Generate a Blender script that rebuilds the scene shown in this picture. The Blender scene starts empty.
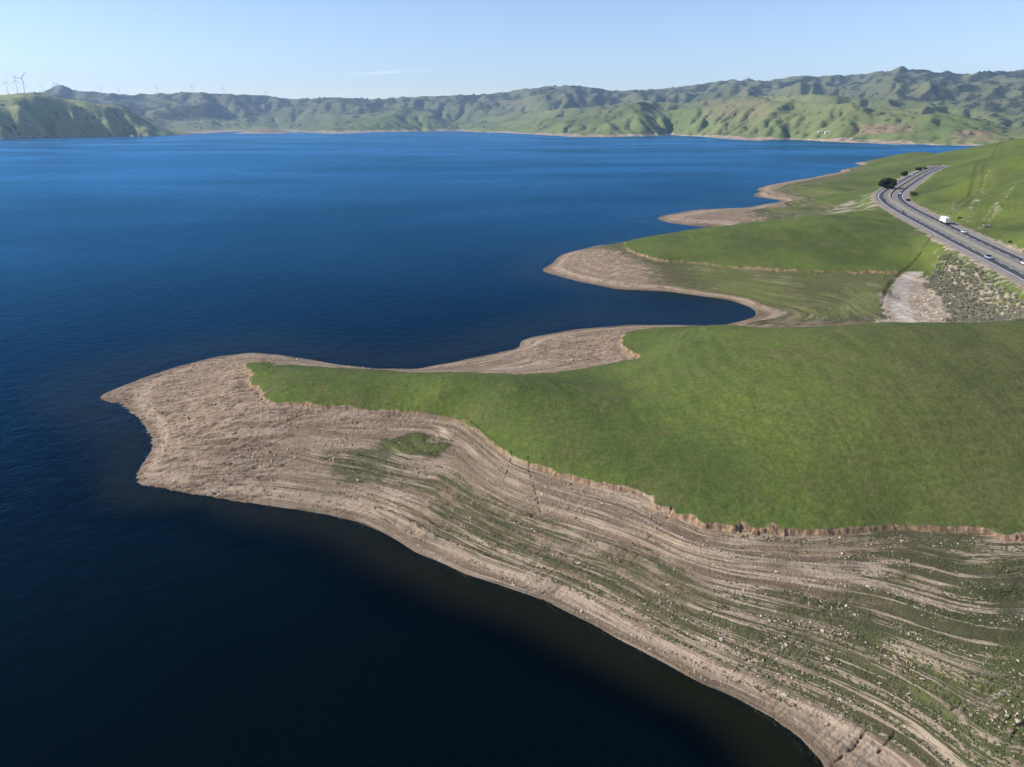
import bpy, bmesh, math, random, time
import numpy as np
T0 = time.time()
R = math.radians
rng = np.random.default_rng(7)
random.seed(7)
scene = bpy.context.scene
col = scene.collection

# ------------------------------------------------------------------ camera
F = 683.0
EYE = 80.0                       # metres above the water
PITCH = math.atan((383.5 - 124.0) / F)
cd = bpy.data.cameras.new("camera")
cam = bpy.data.objects.new("camera", cd)
col.objects.link(cam)
cam.location = (0, 0, EYE)
cam.rotation_euler = (math.pi / 2 - PITCH, 0, 0)
cd.sensor_fit = 'HORIZONTAL'
cd.sensor_width = 36.0
cd.lens = 36.0 * F / 1024.0
cd.clip_start = 1.0
cd.clip_end = 60000.0
scene.camera = cam
SP, CP = math.sin(PITCH), math.cos(PITCH)


def at(u, v, h):
    """survey a point of known height h on the line of sight"""
    a = (u - 512) / F
    b = (383.5 - v) / F
    dx, dy, dz = a, CP + b * SP, -SP + b * CP
    t = (h - EYE) / dz
    return dx * t, dy * t


def height_for(v, Y):
    b = (383.5 - v) / F
    return EYE + Y * (b * CP - SP) / (CP + b * SP)


# ------------------------------------------------------------------ noise
def _hash(ix, iy, s):
    h = (ix.astype(np.int64) * 374761393 + iy.astype(np.int64) * 668265263 + s * 1442695041) & 0xffffffff
    h = ((h ^ (h >> 13)) * 1274126177) & 0xffffffff
    h = (h ^ (h >> 16)) & 0xffff
    return h.astype(np.float32) * np.float32(2 * math.pi / 65536.0)


def perlin(x, y, s=0):
    ix = np.floor(x); iy = np.floor(y)
    fx = (x - ix).astype(np.float32); fy = (y - iy).astype(np.float32)
    ix = ix.astype(np.int64); iy = iy.astype(np.int64)
    u = fx * fx * fx * (fx * (fx * 6 - 15) + 10)
    w = fy * fy * fy * (fy * (fy * 6 - 15) + 10)

    def g(a, b):
        t = _hash(ix + a, iy + b, s)
        return np.cos(t) * (fx - a) + np.sin(t) * (fy - b)
    n0 = g(0, 0); n1 = g(1, 0)
    m = n0 + u * (n1 - n0)
    n2 = g(0, 1); n3 = g(1, 1)
    k = n2 + u * (n3 - n2)
    return (m + w * (k - m)) * 1.5


def fbm(x, y, s=0, oct=4, gain=.5, lac=2.03):
    r = 0; a = 1; t = 0
    for i in range(oct):
        r = r + a * perlin(x, y, s + 17 * i); t += a
        a *= gain; x = x * lac + 13.7; y = y * lac + 5.1
    return r / t


def sstep(a, b, x):
    t = np.clip((x - a) / (b - a), 0, 1)
    return t * t * (3 - 2 * t)


# ------------------------------------------------------------------ helpers
def link(o, parent=None):
    col.objects.link(o)
    if parent is not None:
        o.parent = parent
    return o


def tag(o, label=None, cat=None, group=None, kind=None):
    if label: o['label'] = label
    if cat: o['category'] = cat
    if group: o['group'] = group
    if kind: o['kind'] = kind
    return o


def mesh_np(name, V, faces, attrs=None, smooth=True, mat=None):
    """faces: (n,4) or (n,3) int array"""
    me = bpy.data.meshes.new(name)
    n, k = faces.shape
    me.vertices.add(len(V)); me.vertices.foreach_set('co', np.ascontiguousarray(V, dtype=np.float32).ravel())
    me.loops.add(n * k); me.loops.foreach_set('vertex_index', np.ascontiguousarray(faces, dtype=np.int32).ravel())
    me.polygons.add(n)
    me.polygons.foreach_set('loop_start', np.arange(0, n * k, k, dtype=np.int32))
    me.polygons.foreach_set('loop_total', np.full(n, k, dtype=np.int32))
    me.polygons.foreach_set('use_smooth', np.full(n, smooth, dtype=bool))
    for nm, a in (attrs or {}).items():
        at_ = me.attributes.new(nm, 'FLOAT', 'POINT')
        at_.data.foreach_set('value', np.ascontiguousarray(a, dtype=np.float32).ravel())
    me.update(calc_edges=True)
    if mat: me.materials.append(mat)
    return me


def grid_mesh(name, X, Y, Z, keep, attrs, mat):
    """quads of a structured grid, only where keep (cell mask) is set"""
    nr, nc = X.shape
    idx = np.arange(nr * nc).reshape(nr, nc)
    q = np.stack([idx[:-1, :-1], idx[:-1, 1:], idx[1:, 1:], idx[1:, :-1]], -1)[keep]
    used = np.unique(q)
    remap = np.full(nr * nc, -1, dtype=np.int64); remap[used] = np.arange(len(used))
    q = remap[q]
    V = np.stack([X.ravel()[used], Y.ravel()[used], Z.ravel()[used]], -1)
    at_ = {k: a.ravel()[used] for k, a in attrs.items()}
    return mesh_np(name, V, q, at_, True, mat)


# ------------------------------------------------------------------ node helper
class NT:
    def __init__(self, name, vol=False):
        self.m = bpy.data.materials.new(name)
        self.m.use_nodes = True
        self.t = self.m.node_tree
        self.t.nodes.clear()
        self.out = self.t.nodes.new('ShaderNodeOutputMaterial')

    def n(self, typ, **kw):
        nd = self.t.nodes.new(typ)
        for k, v in kw.items():
            if k.startswith('i_'):
                self.set(nd, k[2:], v)
            else:
                setattr(nd, k, v)
        return nd

    def set(self, nd, key, v):
        s = nd.inputs[int(key)] if key.isdigit() else nd.inputs[key.replace('_', ' ')]
        if isinstance(v, bpy.types.NodeSocket):
            self.t.links.new(v, s)
        else:
            s.default_value = v

    def attr(self, name):
        return self.n('ShaderNodeAttribute', attribute_name=name).outputs['Fac']

    def math(self, op, a, b=0.0, c=None, clamp=False):
        nd = self.n('ShaderNodeMath', operation=op, use_clamp=clamp)
        self.set(nd, '0', a); self.set(nd, '1', b)
        if c is not None: self.set(nd, '2', c)
        return nd.outputs[0]

    def ramp(self, x, a, b, lo=0.0, hi=1.0, smooth=True):
        nd = self.n('ShaderNodeMapRange', interpolation_type='SMOOTHSTEP' if smooth else 'LINEAR')
        self.set(nd, 'Value', x); self.set(nd, 'From Min', a); self.set(nd, 'From Max', b)
        self.set(nd, 'To Min', lo); self.set(nd, 'To Max', hi)
        return nd.outputs[0]

    def mix(self, f, a, b, blend='MIX'):
        nd = self.n('ShaderNodeMix', data_type='RGBA', blend_type=blend)
        def c(v): return v if isinstance(v, bpy.types.NodeSocket) else (*v, 1.0)[:4]
        self.set(nd, '0', f); self.set(nd, '6', c(a)); self.set(nd, '7', c(b))
        return nd.outputs[2]

    def pos(self):
        return self.n('ShaderNodeNewGeometry').outputs['Position']

    def vmul(self, v, s):
        nd = self.n('ShaderNodeVectorMath', operation='MULTIPLY')
        self.set(nd, '0', v); self.set(nd, '1', s)
        return nd.outputs[0]

    def noise(self, vec, scale=1.0, detail=3.0, rough=.55, dist=0.0):
        nd = self.n('ShaderNodeTexNoise')
        self.set(nd, 'Vector', vec); self.set(nd, 'Scale', scale); self.set(nd, 'Detail', detail)
        self.set(nd, 'Roughness', rough); self.set(nd, 'Distortion', dist)
        return nd.outputs['Fac']

    def voronoi(self, vec, scale=1.0, feature='F1', out='Distance', rnd=1.0):
        nd = self.n('ShaderNodeTexVoronoi', feature=feature)
        self.set(nd, 'Vector', vec); self.set(nd, 'Scale', scale); self.set(nd, 'Randomness', rnd)
        return nd.outputs[out]

    def bump(self, h, strength=.5, dist=1.0, normal=None):
        nd = self.n('ShaderNodeBump')
        self.set(nd, 'Height', h); self.set(nd, 'Strength', strength); self.set(nd, 'Distance', dist)
        if normal is not None: self.set(nd, 'Normal', normal)
        return nd.outputs[0]

    def bsdf(self, color, rough=.9, spec=.2, normal=None, **kw):
        nd = self.n('ShaderNodeBsdfPrincipled')
        self.set(nd, 'Base Color', color if isinstance(color, bpy.types.NodeSocket) else (*color, 1))
        self.set(nd, 'Roughness', rough); self.set(nd, 'Specular IOR Level', spec)
        if normal is not None: self.set(nd, 'Normal', normal)
        for k, v in kw.items(): self.set(nd, k, v)
        return nd.outputs[0]

    def surf(self, s):
        self.t.links.new(s, self.out.inputs['Surface'])
        return self.m


def simple_mat(name, c, rough=.6, spec=.4, metal=0.0, var=.12, scale=3.0):
    t = NT(name)
    nz = t.noise(t.n('ShaderNodeTexCoord').outputs['Object'], scale, 3)
    cc = t.mix(t.ramp(nz, .3, .7), [x * (1 - var) for x in c], [min(1, x * (1 + var)) for x in c])
    return t.surf(t.bsdf(cc, rough, spec, Metallic=metal))


# ------------------------------------------------------------------ near terrain: surveyed points
CTRL = []      # (x, y, h)
FULL = 10.0    # the old high-water line, metres above today's water


def hm(h):
    """survey scale (old high-water line = 13) to metres"""
    if h <= 13: return h * FULL / 13
    if h < 22: return FULL + (h - 13) * (22 - FULL) / 9
    return h


def hinv(z):
    return np.where(z < FULL, z * 13 / FULL, np.where(z < 22, 13 + (z - FULL) * 9 / (22 - FULL), z))


def line(pts, h, step=14.0):
    """points on a contour line given as sighted points"""
    h = hm(h)
    for (a, b) in zip(pts[:-1], pts[1:]):
        n = max(1, int(math.hypot(b[0] - a[0], b[1] - a[1]) / step))
        for i in range(n):
            t = i / n
            CTRL.append((*at(a[0] + (b[0] - a[0]) * t, a[1] + (b[1] - a[1]) * t, h), h))
    CTRL.append((*at(*pts[-1], h), h))


def pt(u, v, h): CTRL.append((*at(u, v, hm(h)), hm(h)))
def wp(x, y, h): CTRL.append((x, y, hm(h)))


# main headland, waterline
line([(828, 775), (822, 762), (800, 738), (770, 716), (735, 697), (700, 682), (660, 660), (620, 640), (580, 618), (545, 600),
      (510, 588), (470, 575), (440, 562), (415, 552), (390, 537), (360, 522), (330, 515), (300, 510), (265, 505),
      (230, 500), (190, 494), (160, 488), (137, 482), (140, 468), (151, 450), (150, 435), (140, 420), (122, 405),
      (100, 397), (118, 388), (150, 376), (180, 366), (215, 357), (250, 353), (280, 355), (310, 360), (340, 365),
      (380, 369), (415, 369), (450, 363), (490, 355), (518, 348), (522, 341), (545, 335), (580, 329), (630, 325),
      (670, 325), (715, 326), (735, 323), (752, 318), (756, 313), (749, 307), (728, 300), (701, 296), (667, 291.5),
      (620, 289.5), (581, 282), (555, 275), (543, 271), (553, 263), (564, 254), (585, 249), (602, 245)], 0)
# above-water toe, so the shore does not flatten out
# main headland, old high-water line
line([(247, 364), (252, 380), (262, 390), (275, 402), (330, 407), (400, 411), (440, 415), (465, 422), (480, 432), (510, 453),
      (530, 463), (560, 473), (600, 482), (640, 492), (660, 505), (700, 522), (740, 528), (800, 530), (860, 527),
      (900, 522), (950, 528), (1000, 533), (1040, 534), (1100, 536)], 13)
line([(247, 364), (300, 366.5), (340, 369), (380, 371), (420, 374), (470, 375), (520, 375), (560, 373), (600, 367),
      (640, 359), (624, 346), (626, 333), (645, 329)], 13)
for u, v, h in [(300, 380, 14.8), (370, 390, 15.2), (440, 395, 16), (500, 400, 17.5), (560, 400, 17.5), (600, 400, 17.5)]: pt(u, v, h)
# shore slope of the south side below the bluff
for u, v, h in [(200, 420, 6), (170, 400, 4), (260, 440, 7), (220, 380, 8), (330, 450, 7.5), (340, 490, 2.9), (250, 480, 2.6),
                (400, 450, 9.0), (430, 440, 10.2), (430, 490, 5.6), (450, 540, 2.3), (520, 520, 6.8), (560, 560, 4.4), (600, 600, 2.3),
                (640, 560, 7), (700, 600, 6.2), (760, 580, 8.8), (700, 650, 2.4), (800, 650, 5), (880, 580, 9.9), (960, 560, 11.6), (1030, 580, 10.8),
                (880, 700, 4.0), (960, 600, 10.0), (1010, 650, 8.2), (1000, 740, 5.6), (900, 750, 2.1), (1100, 640, 8.6)]: pt(u, v, h)
# north side of neck: beach and rock knob
for u, v, h in [(470, 368, 5), (540, 364, 7), (600, 345, 9.5), (560, 345, 7), (610, 334, 8)]: pt(u, v, h)
# the big green hill (plan coordinates)
for x, y, h in [(40, 125, 15.2), (34, 150, 17.5), (30, 172, 15.6), (60, 140, 20.2), (50, 165, 20.5), (46, 190, 18.5), (80, 135, 21.2),
                (78, 160, 25), (76, 185, 25.2), (105, 140, 22.2), (105, 165, 27), (104, 183, 28.2),
                (140, 140, 20.8), (142, 165, 25.9), (145, 181, 28.2), (180, 125, 18), (190, 150, 21.5), (195, 178, 28.5),
                (60, 208, 20.5), (85, 215, 18), (110, 215, 18.5), (145, 215, 19), (200, 215, 21),
                (250, 120, 20), (260, 180, 31), (330, 150, 30)]: wp(x, y, h)
for x, y, h in [(48, 230, 14.6), (58, 234, 14.8), (70, 236, 14.6), (82, 236, 14), (72, 258, 6), (98, 248, 8.5), (100, 262, 4.5), (130, 245, 10), (165, 245, 12), (210, 245, 17)]: wp(x, y, h)
# side valley north-east of the hill
for u, v, h in [(760, 323, 3), (820, 322, 4.2), (870, 318, 6.5), (860, 290, 9.6), (860, 300, 8.2), (860, 310, 6.9), (860, 280, 11.2), (900, 300, 8.5), (920, 300, 11),
                (925, 285, 11.5), (940, 310, 12.5), (960, 300, 14.5), (1000, 300, 16), (1024, 310, 16.5), (940, 268, 15.5), (970, 275, 17.5), (1010, 290, 18.5), (915, 268, 13.4)]: pt(u, v, h)
# second headland
line([(625, 245), (640, 254), (665, 260), (700, 263), (730, 266), (760, 268), (800, 270), (850, 271), (896, 271)], 13)
line([(896, 271), (888, 283), (884, 292)], 12.6)
for u, v, h in [(590, 262, 6), (640, 275, 5.5), (690, 280, 5.9), (730, 287, 5), (780, 290, 6.9), (820, 280, 10.4), (780, 280, 9.6), (780, 300, 4.2), (780, 310, 1.8)]: pt(u, v, h)
for x, y, h in [(82, 440, 14.2), (110, 400, 15.6), (120, 455, 17), (156, 400, 17.5), (156, 456, 20), (200, 400, 19), (200, 475, 21.3), (245, 440, 21.4), (252, 493, 22.3),
                (140, 505, 10), (175, 530, 9.5), (120, 480, 11.5), (215, 545, 11), (255, 555, 15), (280, 520, 21)]: wp(x, y, h)
line([(622, 243.5), (660, 236), (711, 226)], 0)
# third spit and the bay behind
line([(711, 227), (690, 225.5), (668, 222.5), (658, 219), (667, 215), (694, 210), (720, 208.6), (745, 207.6), (770, 203.5), (779, 200), (766, 198.5),
      (754, 196), (757, 190), (766, 186), (783, 182.5), (810, 178), (840, 172), (865, 166), (880, 161.5)], 0, 9)
for u, v, h in [(700, 218, 2.6), (740, 214, 4), (780, 208, 5), (820, 209, 9), (790, 190, 8), (775, 190, 3.5)]: pt(u, v, h)
line([(788, 206.5), (800, 200), (830, 196), (850, 193)], 9.5)
line([(793, 185.5), (812, 185.5), (833, 186)], 13)
for u, v, h in [(850, 180, 15.5), (880, 170, 18), (845, 188, 15), (865, 188, 19), (860, 205, 17), (840, 205, 13.5)]: pt(u, v, h)
# skyline of the right-hand hills
for u, v, h in [(865, 164.5, 13), (880, 160, 15), (900, 154.5, 20), (925, 152, 28), (945, 152, 34), (965, 149, 41), (985, 145, 47), (1005, 141, 54),
                (1024, 138, 60), (1060, 133, 68)]:
    pt(u, v, h)
    x, y = at(u, v, hm(h))
    wp(x * 1.12, y * 1.12, h - 12); wp(x * 1.35, y * 1.35, -8 - .15 * h)
for u, v, h in [(1000, 165, 50), (975, 165, 42), (955, 165, 33), (1015, 200, 36), (985, 195, 30), (950, 190, 26), (930, 185, 24), (985, 222, 24.5),
                (1020, 230, 31), (1024, 180, 46), (925, 196, 21.5), (912, 198, 20.8)]: pt(u, v, h)
for x, y, h in [(300, 330, 24), (340, 330, 36), (420, 420, 48), (500, 300, 55), (420, 230, 42), (600, 500, 66), (800, 700, 80), (900, 900, 70), (700, 300, 60), (1300, 1000, 50)]: wp(x, y, h)
# beside the camera, outside the picture
for x, y, h in [(52, 50, 0), (70, 30, 0), (100, 10, 0), (75, 62, 4.5), (95, 75, 8.2), (120, 40, 7), (150, 75, 13), (200, 60, 18)]: wp(x, y, h)
# lake bed
for u, v, h in [(700, 740, -5), (600, 690, -5), (500, 650, -6), (400, 610, -6), (300, 560, -6), (200, 520, -4.5), (100, 500, -5), (90, 440, -4), (60, 400, -3), (60, 370, -6),
                (150, 350, -6), (250, 335, -6), (330, 345, -6), (420, 345, -6), (500, 330, -5), (580, 312, -4), (650, 305, -4), (700, 305, -3),
                (560, 300, -6), (510, 272, -5), (500, 250, -7), (560, 235, -7), (640, 228, -5), (620, 215, -6), (670, 205, -6), (735, 201, -3), (725, 192, -6), (770, 176, -7), (820, 165, -9), (860, 155, -9),
                (680, 775, -8), (550, 740, -10), (350, 700, -10), (100, 600, -10), (0, 450, -9), (0, 350, -10), (200, 300, -10), (400, 260, -10), (600, 190, -10), (700, 165, -12), (780, 150, -14)]: pt(u, v, h)
for x, y, h in [(30, 20, -6), (60, -20, -6), (-20, 30, -10)]: wp(x, y, h)

# the highway centre line, plan coordinates (every point 22 m above the water)
ROADPX = [(1110, 311), (1065, 289), (1024, 268), (980, 247.5), (952, 233.3), (930, 222), (911, 212.5), (899, 205.5), (891, 199.5), (890.5, 194),
          (898, 188), (908, 181.6), (919, 175), (930, 169.8), (940, 166)]
ROAD_H = 22.0


def catmull(P, n=40):
    P = [np.array(p, float) for p in P]
    P = [2 * P[0] - P[1]] + P + [2 * P[-1] - P[-2]]
    out = []
    for i in range(1, len(P) - 2):
        for k in range(n):
            t = k / n
            out.append(.5 * (2 * P[i] + (P[i + 1] - P[i - 1]) * t + (2 * P[i - 1] - 5 * P[i] + 4 * P[i + 1] - P[i + 2]) * t * t
                             + (3 * P[i] - P[i - 1] - 3 * P[i + 1] + P[i + 2]) * t ** 3))
    out.append(P[-2])
    return np.array(out)


road_c = catmull([at(u, v, ROAD_H) for u, v in ROADPX])
# resample by arc length, 4 m, and smooth
def resample(P, step):
    d = np.r_[0, np.cumsum(np.hypot(*np.diff(P, axis=0).T))]
    s = np.arange(0, d[-1], step)
    return np.stack([np.interp(s, d, P[:, i]) for i in range(P.shape[1])], -1)
road_c = resample(road_c, 4.0)
for _ in range(60):
    road_c[1:-1] = .25 * road_c[:-2] + .5 * road_c[1:-1] + .25 * road_c[2:]
for p in road_c[::9]: wp(p[0], p[1], ROAD_H)

C = np.array(CTRL)
cth = np.arctan2(C[:, 0], C[:, 1]); clr = .5 * np.log(C[:, 0] ** 2 + C[:, 1] ** 2)
# drop near-duplicates
keep = []
for i in range(len(C)):
    if all((cth[i] - cth[j]) ** 2 + (clr[i] - clr[j]) ** 2 > 0.0055 ** 2 for j in keep): keep.append(i)
C = C[keep]; cth = cth[keep]; clr = clr[keep]


def tps_k(d2): return d2 * np.log(d2 + 1e-9)


n = len(C)
A = np.zeros((n + 3, n + 3))
A[:n, :n] = tps_k((cth[:, None] - cth) ** 2 + (clr[:, None] - clr) ** 2) + 2e-5 * np.eye(n)
Pm = np.stack([np.ones(n), cth, clr], -1)
A[:n, n:] = Pm; A[n:, :n] = Pm.T
sol = np.linalg.solve(A, np.r_[C[:, 2], 0, 0, 0])

TH0, TH1, R0, R1 = R(-44), R(62), 30.0, 2400.0


def tps_eval(th, lr):
    sh = th.shape; th = th.ravel(); lr = lr.ravel()
    out = np.empty(len(th))
    for i in range(0, len(th), 8192):
        a = th[i:i + 8192, None]; b = lr[i:i + 8192, None]
        out[i:i + 8192] = tps_k((a - cth) ** 2 + (b - clr) ** 2) @ sol[:n] + sol[n] + sol[n + 1] * a[:, 0] + sol[n + 2] * b[:, 0]
    return out.reshape(sh)


# coarse smooth sheet; everything else reads it by cubic interpolation
NCt, NCr = 330, 300
gth = np.linspace(TH0, TH1, NCt); glr = np.linspace(math.log(R0), math.log(R1), NCr)
COARSE = tps_eval(*np.meshgrid(gth, glr))


def base_h(x, y):
    th = np.arctan2(x, y); lr = .5 * np.log(x * x + y * y)
    a = np.clip((th - TH0) / (TH1 - TH0) * (NCt - 1), 0, NCt - 1.001); b = np.clip((lr - glr[0]) / (glr[-1] - glr[0]) * (NCr - 1), 0, NCr - 1.001)
    ia = a.astype(int); ib = b.astype(int); fa = a - ia; fb = b - ib

    def w(t): return (-.5 * t + t * t - .5 * t ** 3, 1 - 2.5 * t * t + 1.5 * t ** 3, .5 * t + 2 * t * t - 1.5 * t ** 3, -.5 * t * t + .5 * t ** 3)
    wa = w(fa); wb = w(fb); r = 0
    for j in range(4):
        jj = np.clip(ib + j - 1, 0, NCr - 1); s = 0
        for i in range(4):
            s = s + wa[i] * COARSE[jj, np.clip(ia + i - 1, 0, NCt - 1)]
        r = r + wb[j] * s
    return r


def dist_polyline(x, y, P, maxd=60.0):
    """distance to and arc position along a dense polyline"""
    sh = x.shape; x = x.ravel(); y = y.ravel()
    D = np.full(len(x), 1e3); S = np.zeros(len(x)); 
    lo = P.min(0) - maxd; hi = P.max(0) + maxd
    m = np.where((x > lo[0]) & (x < hi[0]) & (y > lo[1]) & (y < hi[1]))[0]
    for i in range(0, len(m), 20000):
        k = m[i:i + 20000]
        d2 = (x[k, None] - P[:, 0]) ** 2 + (y[k, None] - P[:, 1]) ** 2
        j = d2.argmin(1)
        D[k] = np.sqrt(d2[np.arange(len(k)), j]); S[k] = j
    return D.reshape(sh), S.reshape(sh)


def poly_px(pts, h): return np.array([at(u, v, hm(h)) for u, v in pts])


def inside(x, y, P, soft):
    """soft mask of a plan polygon"""
    sh = x.shape; X = x.ravel(); Y = y.ravel()
    ins = np.zeros(len(X), bool); d = np.full(len(X), 1e9)
    lo = P.min(0) - soft * 2; hi = P.max(0) + soft * 2
    m = np.where((X > lo[0]) & (X < hi[0]) & (Y > lo[1]) & (Y < hi[1]))[0]
    xs = X[m]; ys = Y[m]; ii = np.zeros(len(m), bool); dd = np.full(len(m), 1e9)
    for i in range(len(P)):
        ax, ay = P[i]; bx, by = P[(i + 1) % len(P)]
        c = ((ay > ys) != (by > ys)) & (xs < (bx - ax) * (ys - ay) / ((by - ay) + 1e-12) + ax)
        ii ^= c
        t = np.clip(((xs - ax) * (bx - ax) + (ys - ay) * (by - ay)) / ((bx - ax) ** 2 + (by - ay) ** 2 + 1e-9), 0, 1)
        dd = np.minimum(dd, np.hypot(xs - ax - t * (bx - ax), ys - ay - t * (by - ay)))
    sd = np.where(ii, dd, -dd)
    out = np.zeros(len(X)); out[m] = sstep(-soft, soft, sd)
    return out.reshape(sh)


def densify(pts, h, step=2.0):
    P = catmull([at(u, v, hm(h)) for u, v in pts], 12)
    return resample(P, step)


TRACK = densify([(960, 196), (968, 193), (976, 184), (977, 174), (981, 167), (990, 161), (1003, 152)], 36, 3)
GULLY = densify([(945, 239), (936, 250), (920, 260), (905, 268), (896, 274), (888, 284), (883, 296)], 14, 1.5)
SIDE = densify([(842, 190.5), (856, 190.3), (874, 190.5)], 17, 3)
PATHS = [densify([(1024, 685), (985, 697), (962, 705), (975, 725), (995, 752), (1005, 775)], 7, .7)]
SPURS = [densify([(934, 218), (957, 208), (985, 197), (1001, 193)], 26, 3), densify([(955, 229), (985, 216), (1008, 207), (1016, 203)], 29, 3),
         densify([(948, 224), (972, 212), (990, 203)], 27, 3)]
CRACKS = [densify([(828, 763), (842, 750), (856, 741), (862, 733), (870, 728)], 2.5, .3), densify([(950, 706), (958, 703), (963, 699)], 7, .3), densify([(882, 738), (893, 730), (898, 722)], 4.5, .3)]
CRACKS += [densify([(528, 464), (531, 478), (537, 492), (541, 503)], 11, .4), densify([(468, 424), (484, 436), (497, 446)], 12, .4), densify([(512, 458), (508, 470), (500, 480)], 11, .4), densify([(672, 512), (662, 522), (648, 530)], 12, .4)]
P_TIP2 = poly_px([(538, 272), (560, 250), (604, 241), (628, 246), (648, 262), (660, 276), (620, 291), (575, 284)], 5)
P_TIP3 = poly_px([(650, 220), (668, 212), (700, 206), (760, 205), (750, 218), (710, 230)], 3)
CHAN = densify([(912, 277), (903, 286), (900, 298), (903, 310), (912, 324)], 11, 1.5)
P_CHUTE = poly_px([(888, 292), (884, 305), (890, 322), (948, 322), (975, 318), (952, 300), (935, 287), (918, 275), (902, 274)], 12)
P_SCRUB = poly_px([(948, 285), (930, 272), (955, 255), (975, 262), (1000, 275), (1040, 296), (1060, 330), (1000, 325), (960, 312)], 17)
P_BANK = poly_px([(915, 270), (945, 243), (1000, 272), (1040, 296), (1040, 320), (950, 318)], 16)
P_KNOB = poly_px([(520, 352), (522, 340), (560, 330), (615, 325), (645, 324), (632, 345), (645, 360), (600, 368), (560, 366)], 7)
P_RES = poly_px([(833, 222), (822, 205), (850, 196), (862, 193), (874, 202), (898, 216), (880, 216)], 17)
P_TIP = poly_px([(85, 400), (200, 345), (300, 355), (260, 385), (300, 410), (450, 418), (420, 440), (300, 440), (250, 500), (120, 500)], 5)
P_GREEN1 = poly_px([(382, 436), (420, 430), (452, 437), (430, 452), (395, 446)], 11)
P_GREEN2 = poly_px([(330, 452), (380, 446), (410, 455), (400, 470), (345, 470)], 8)


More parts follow.
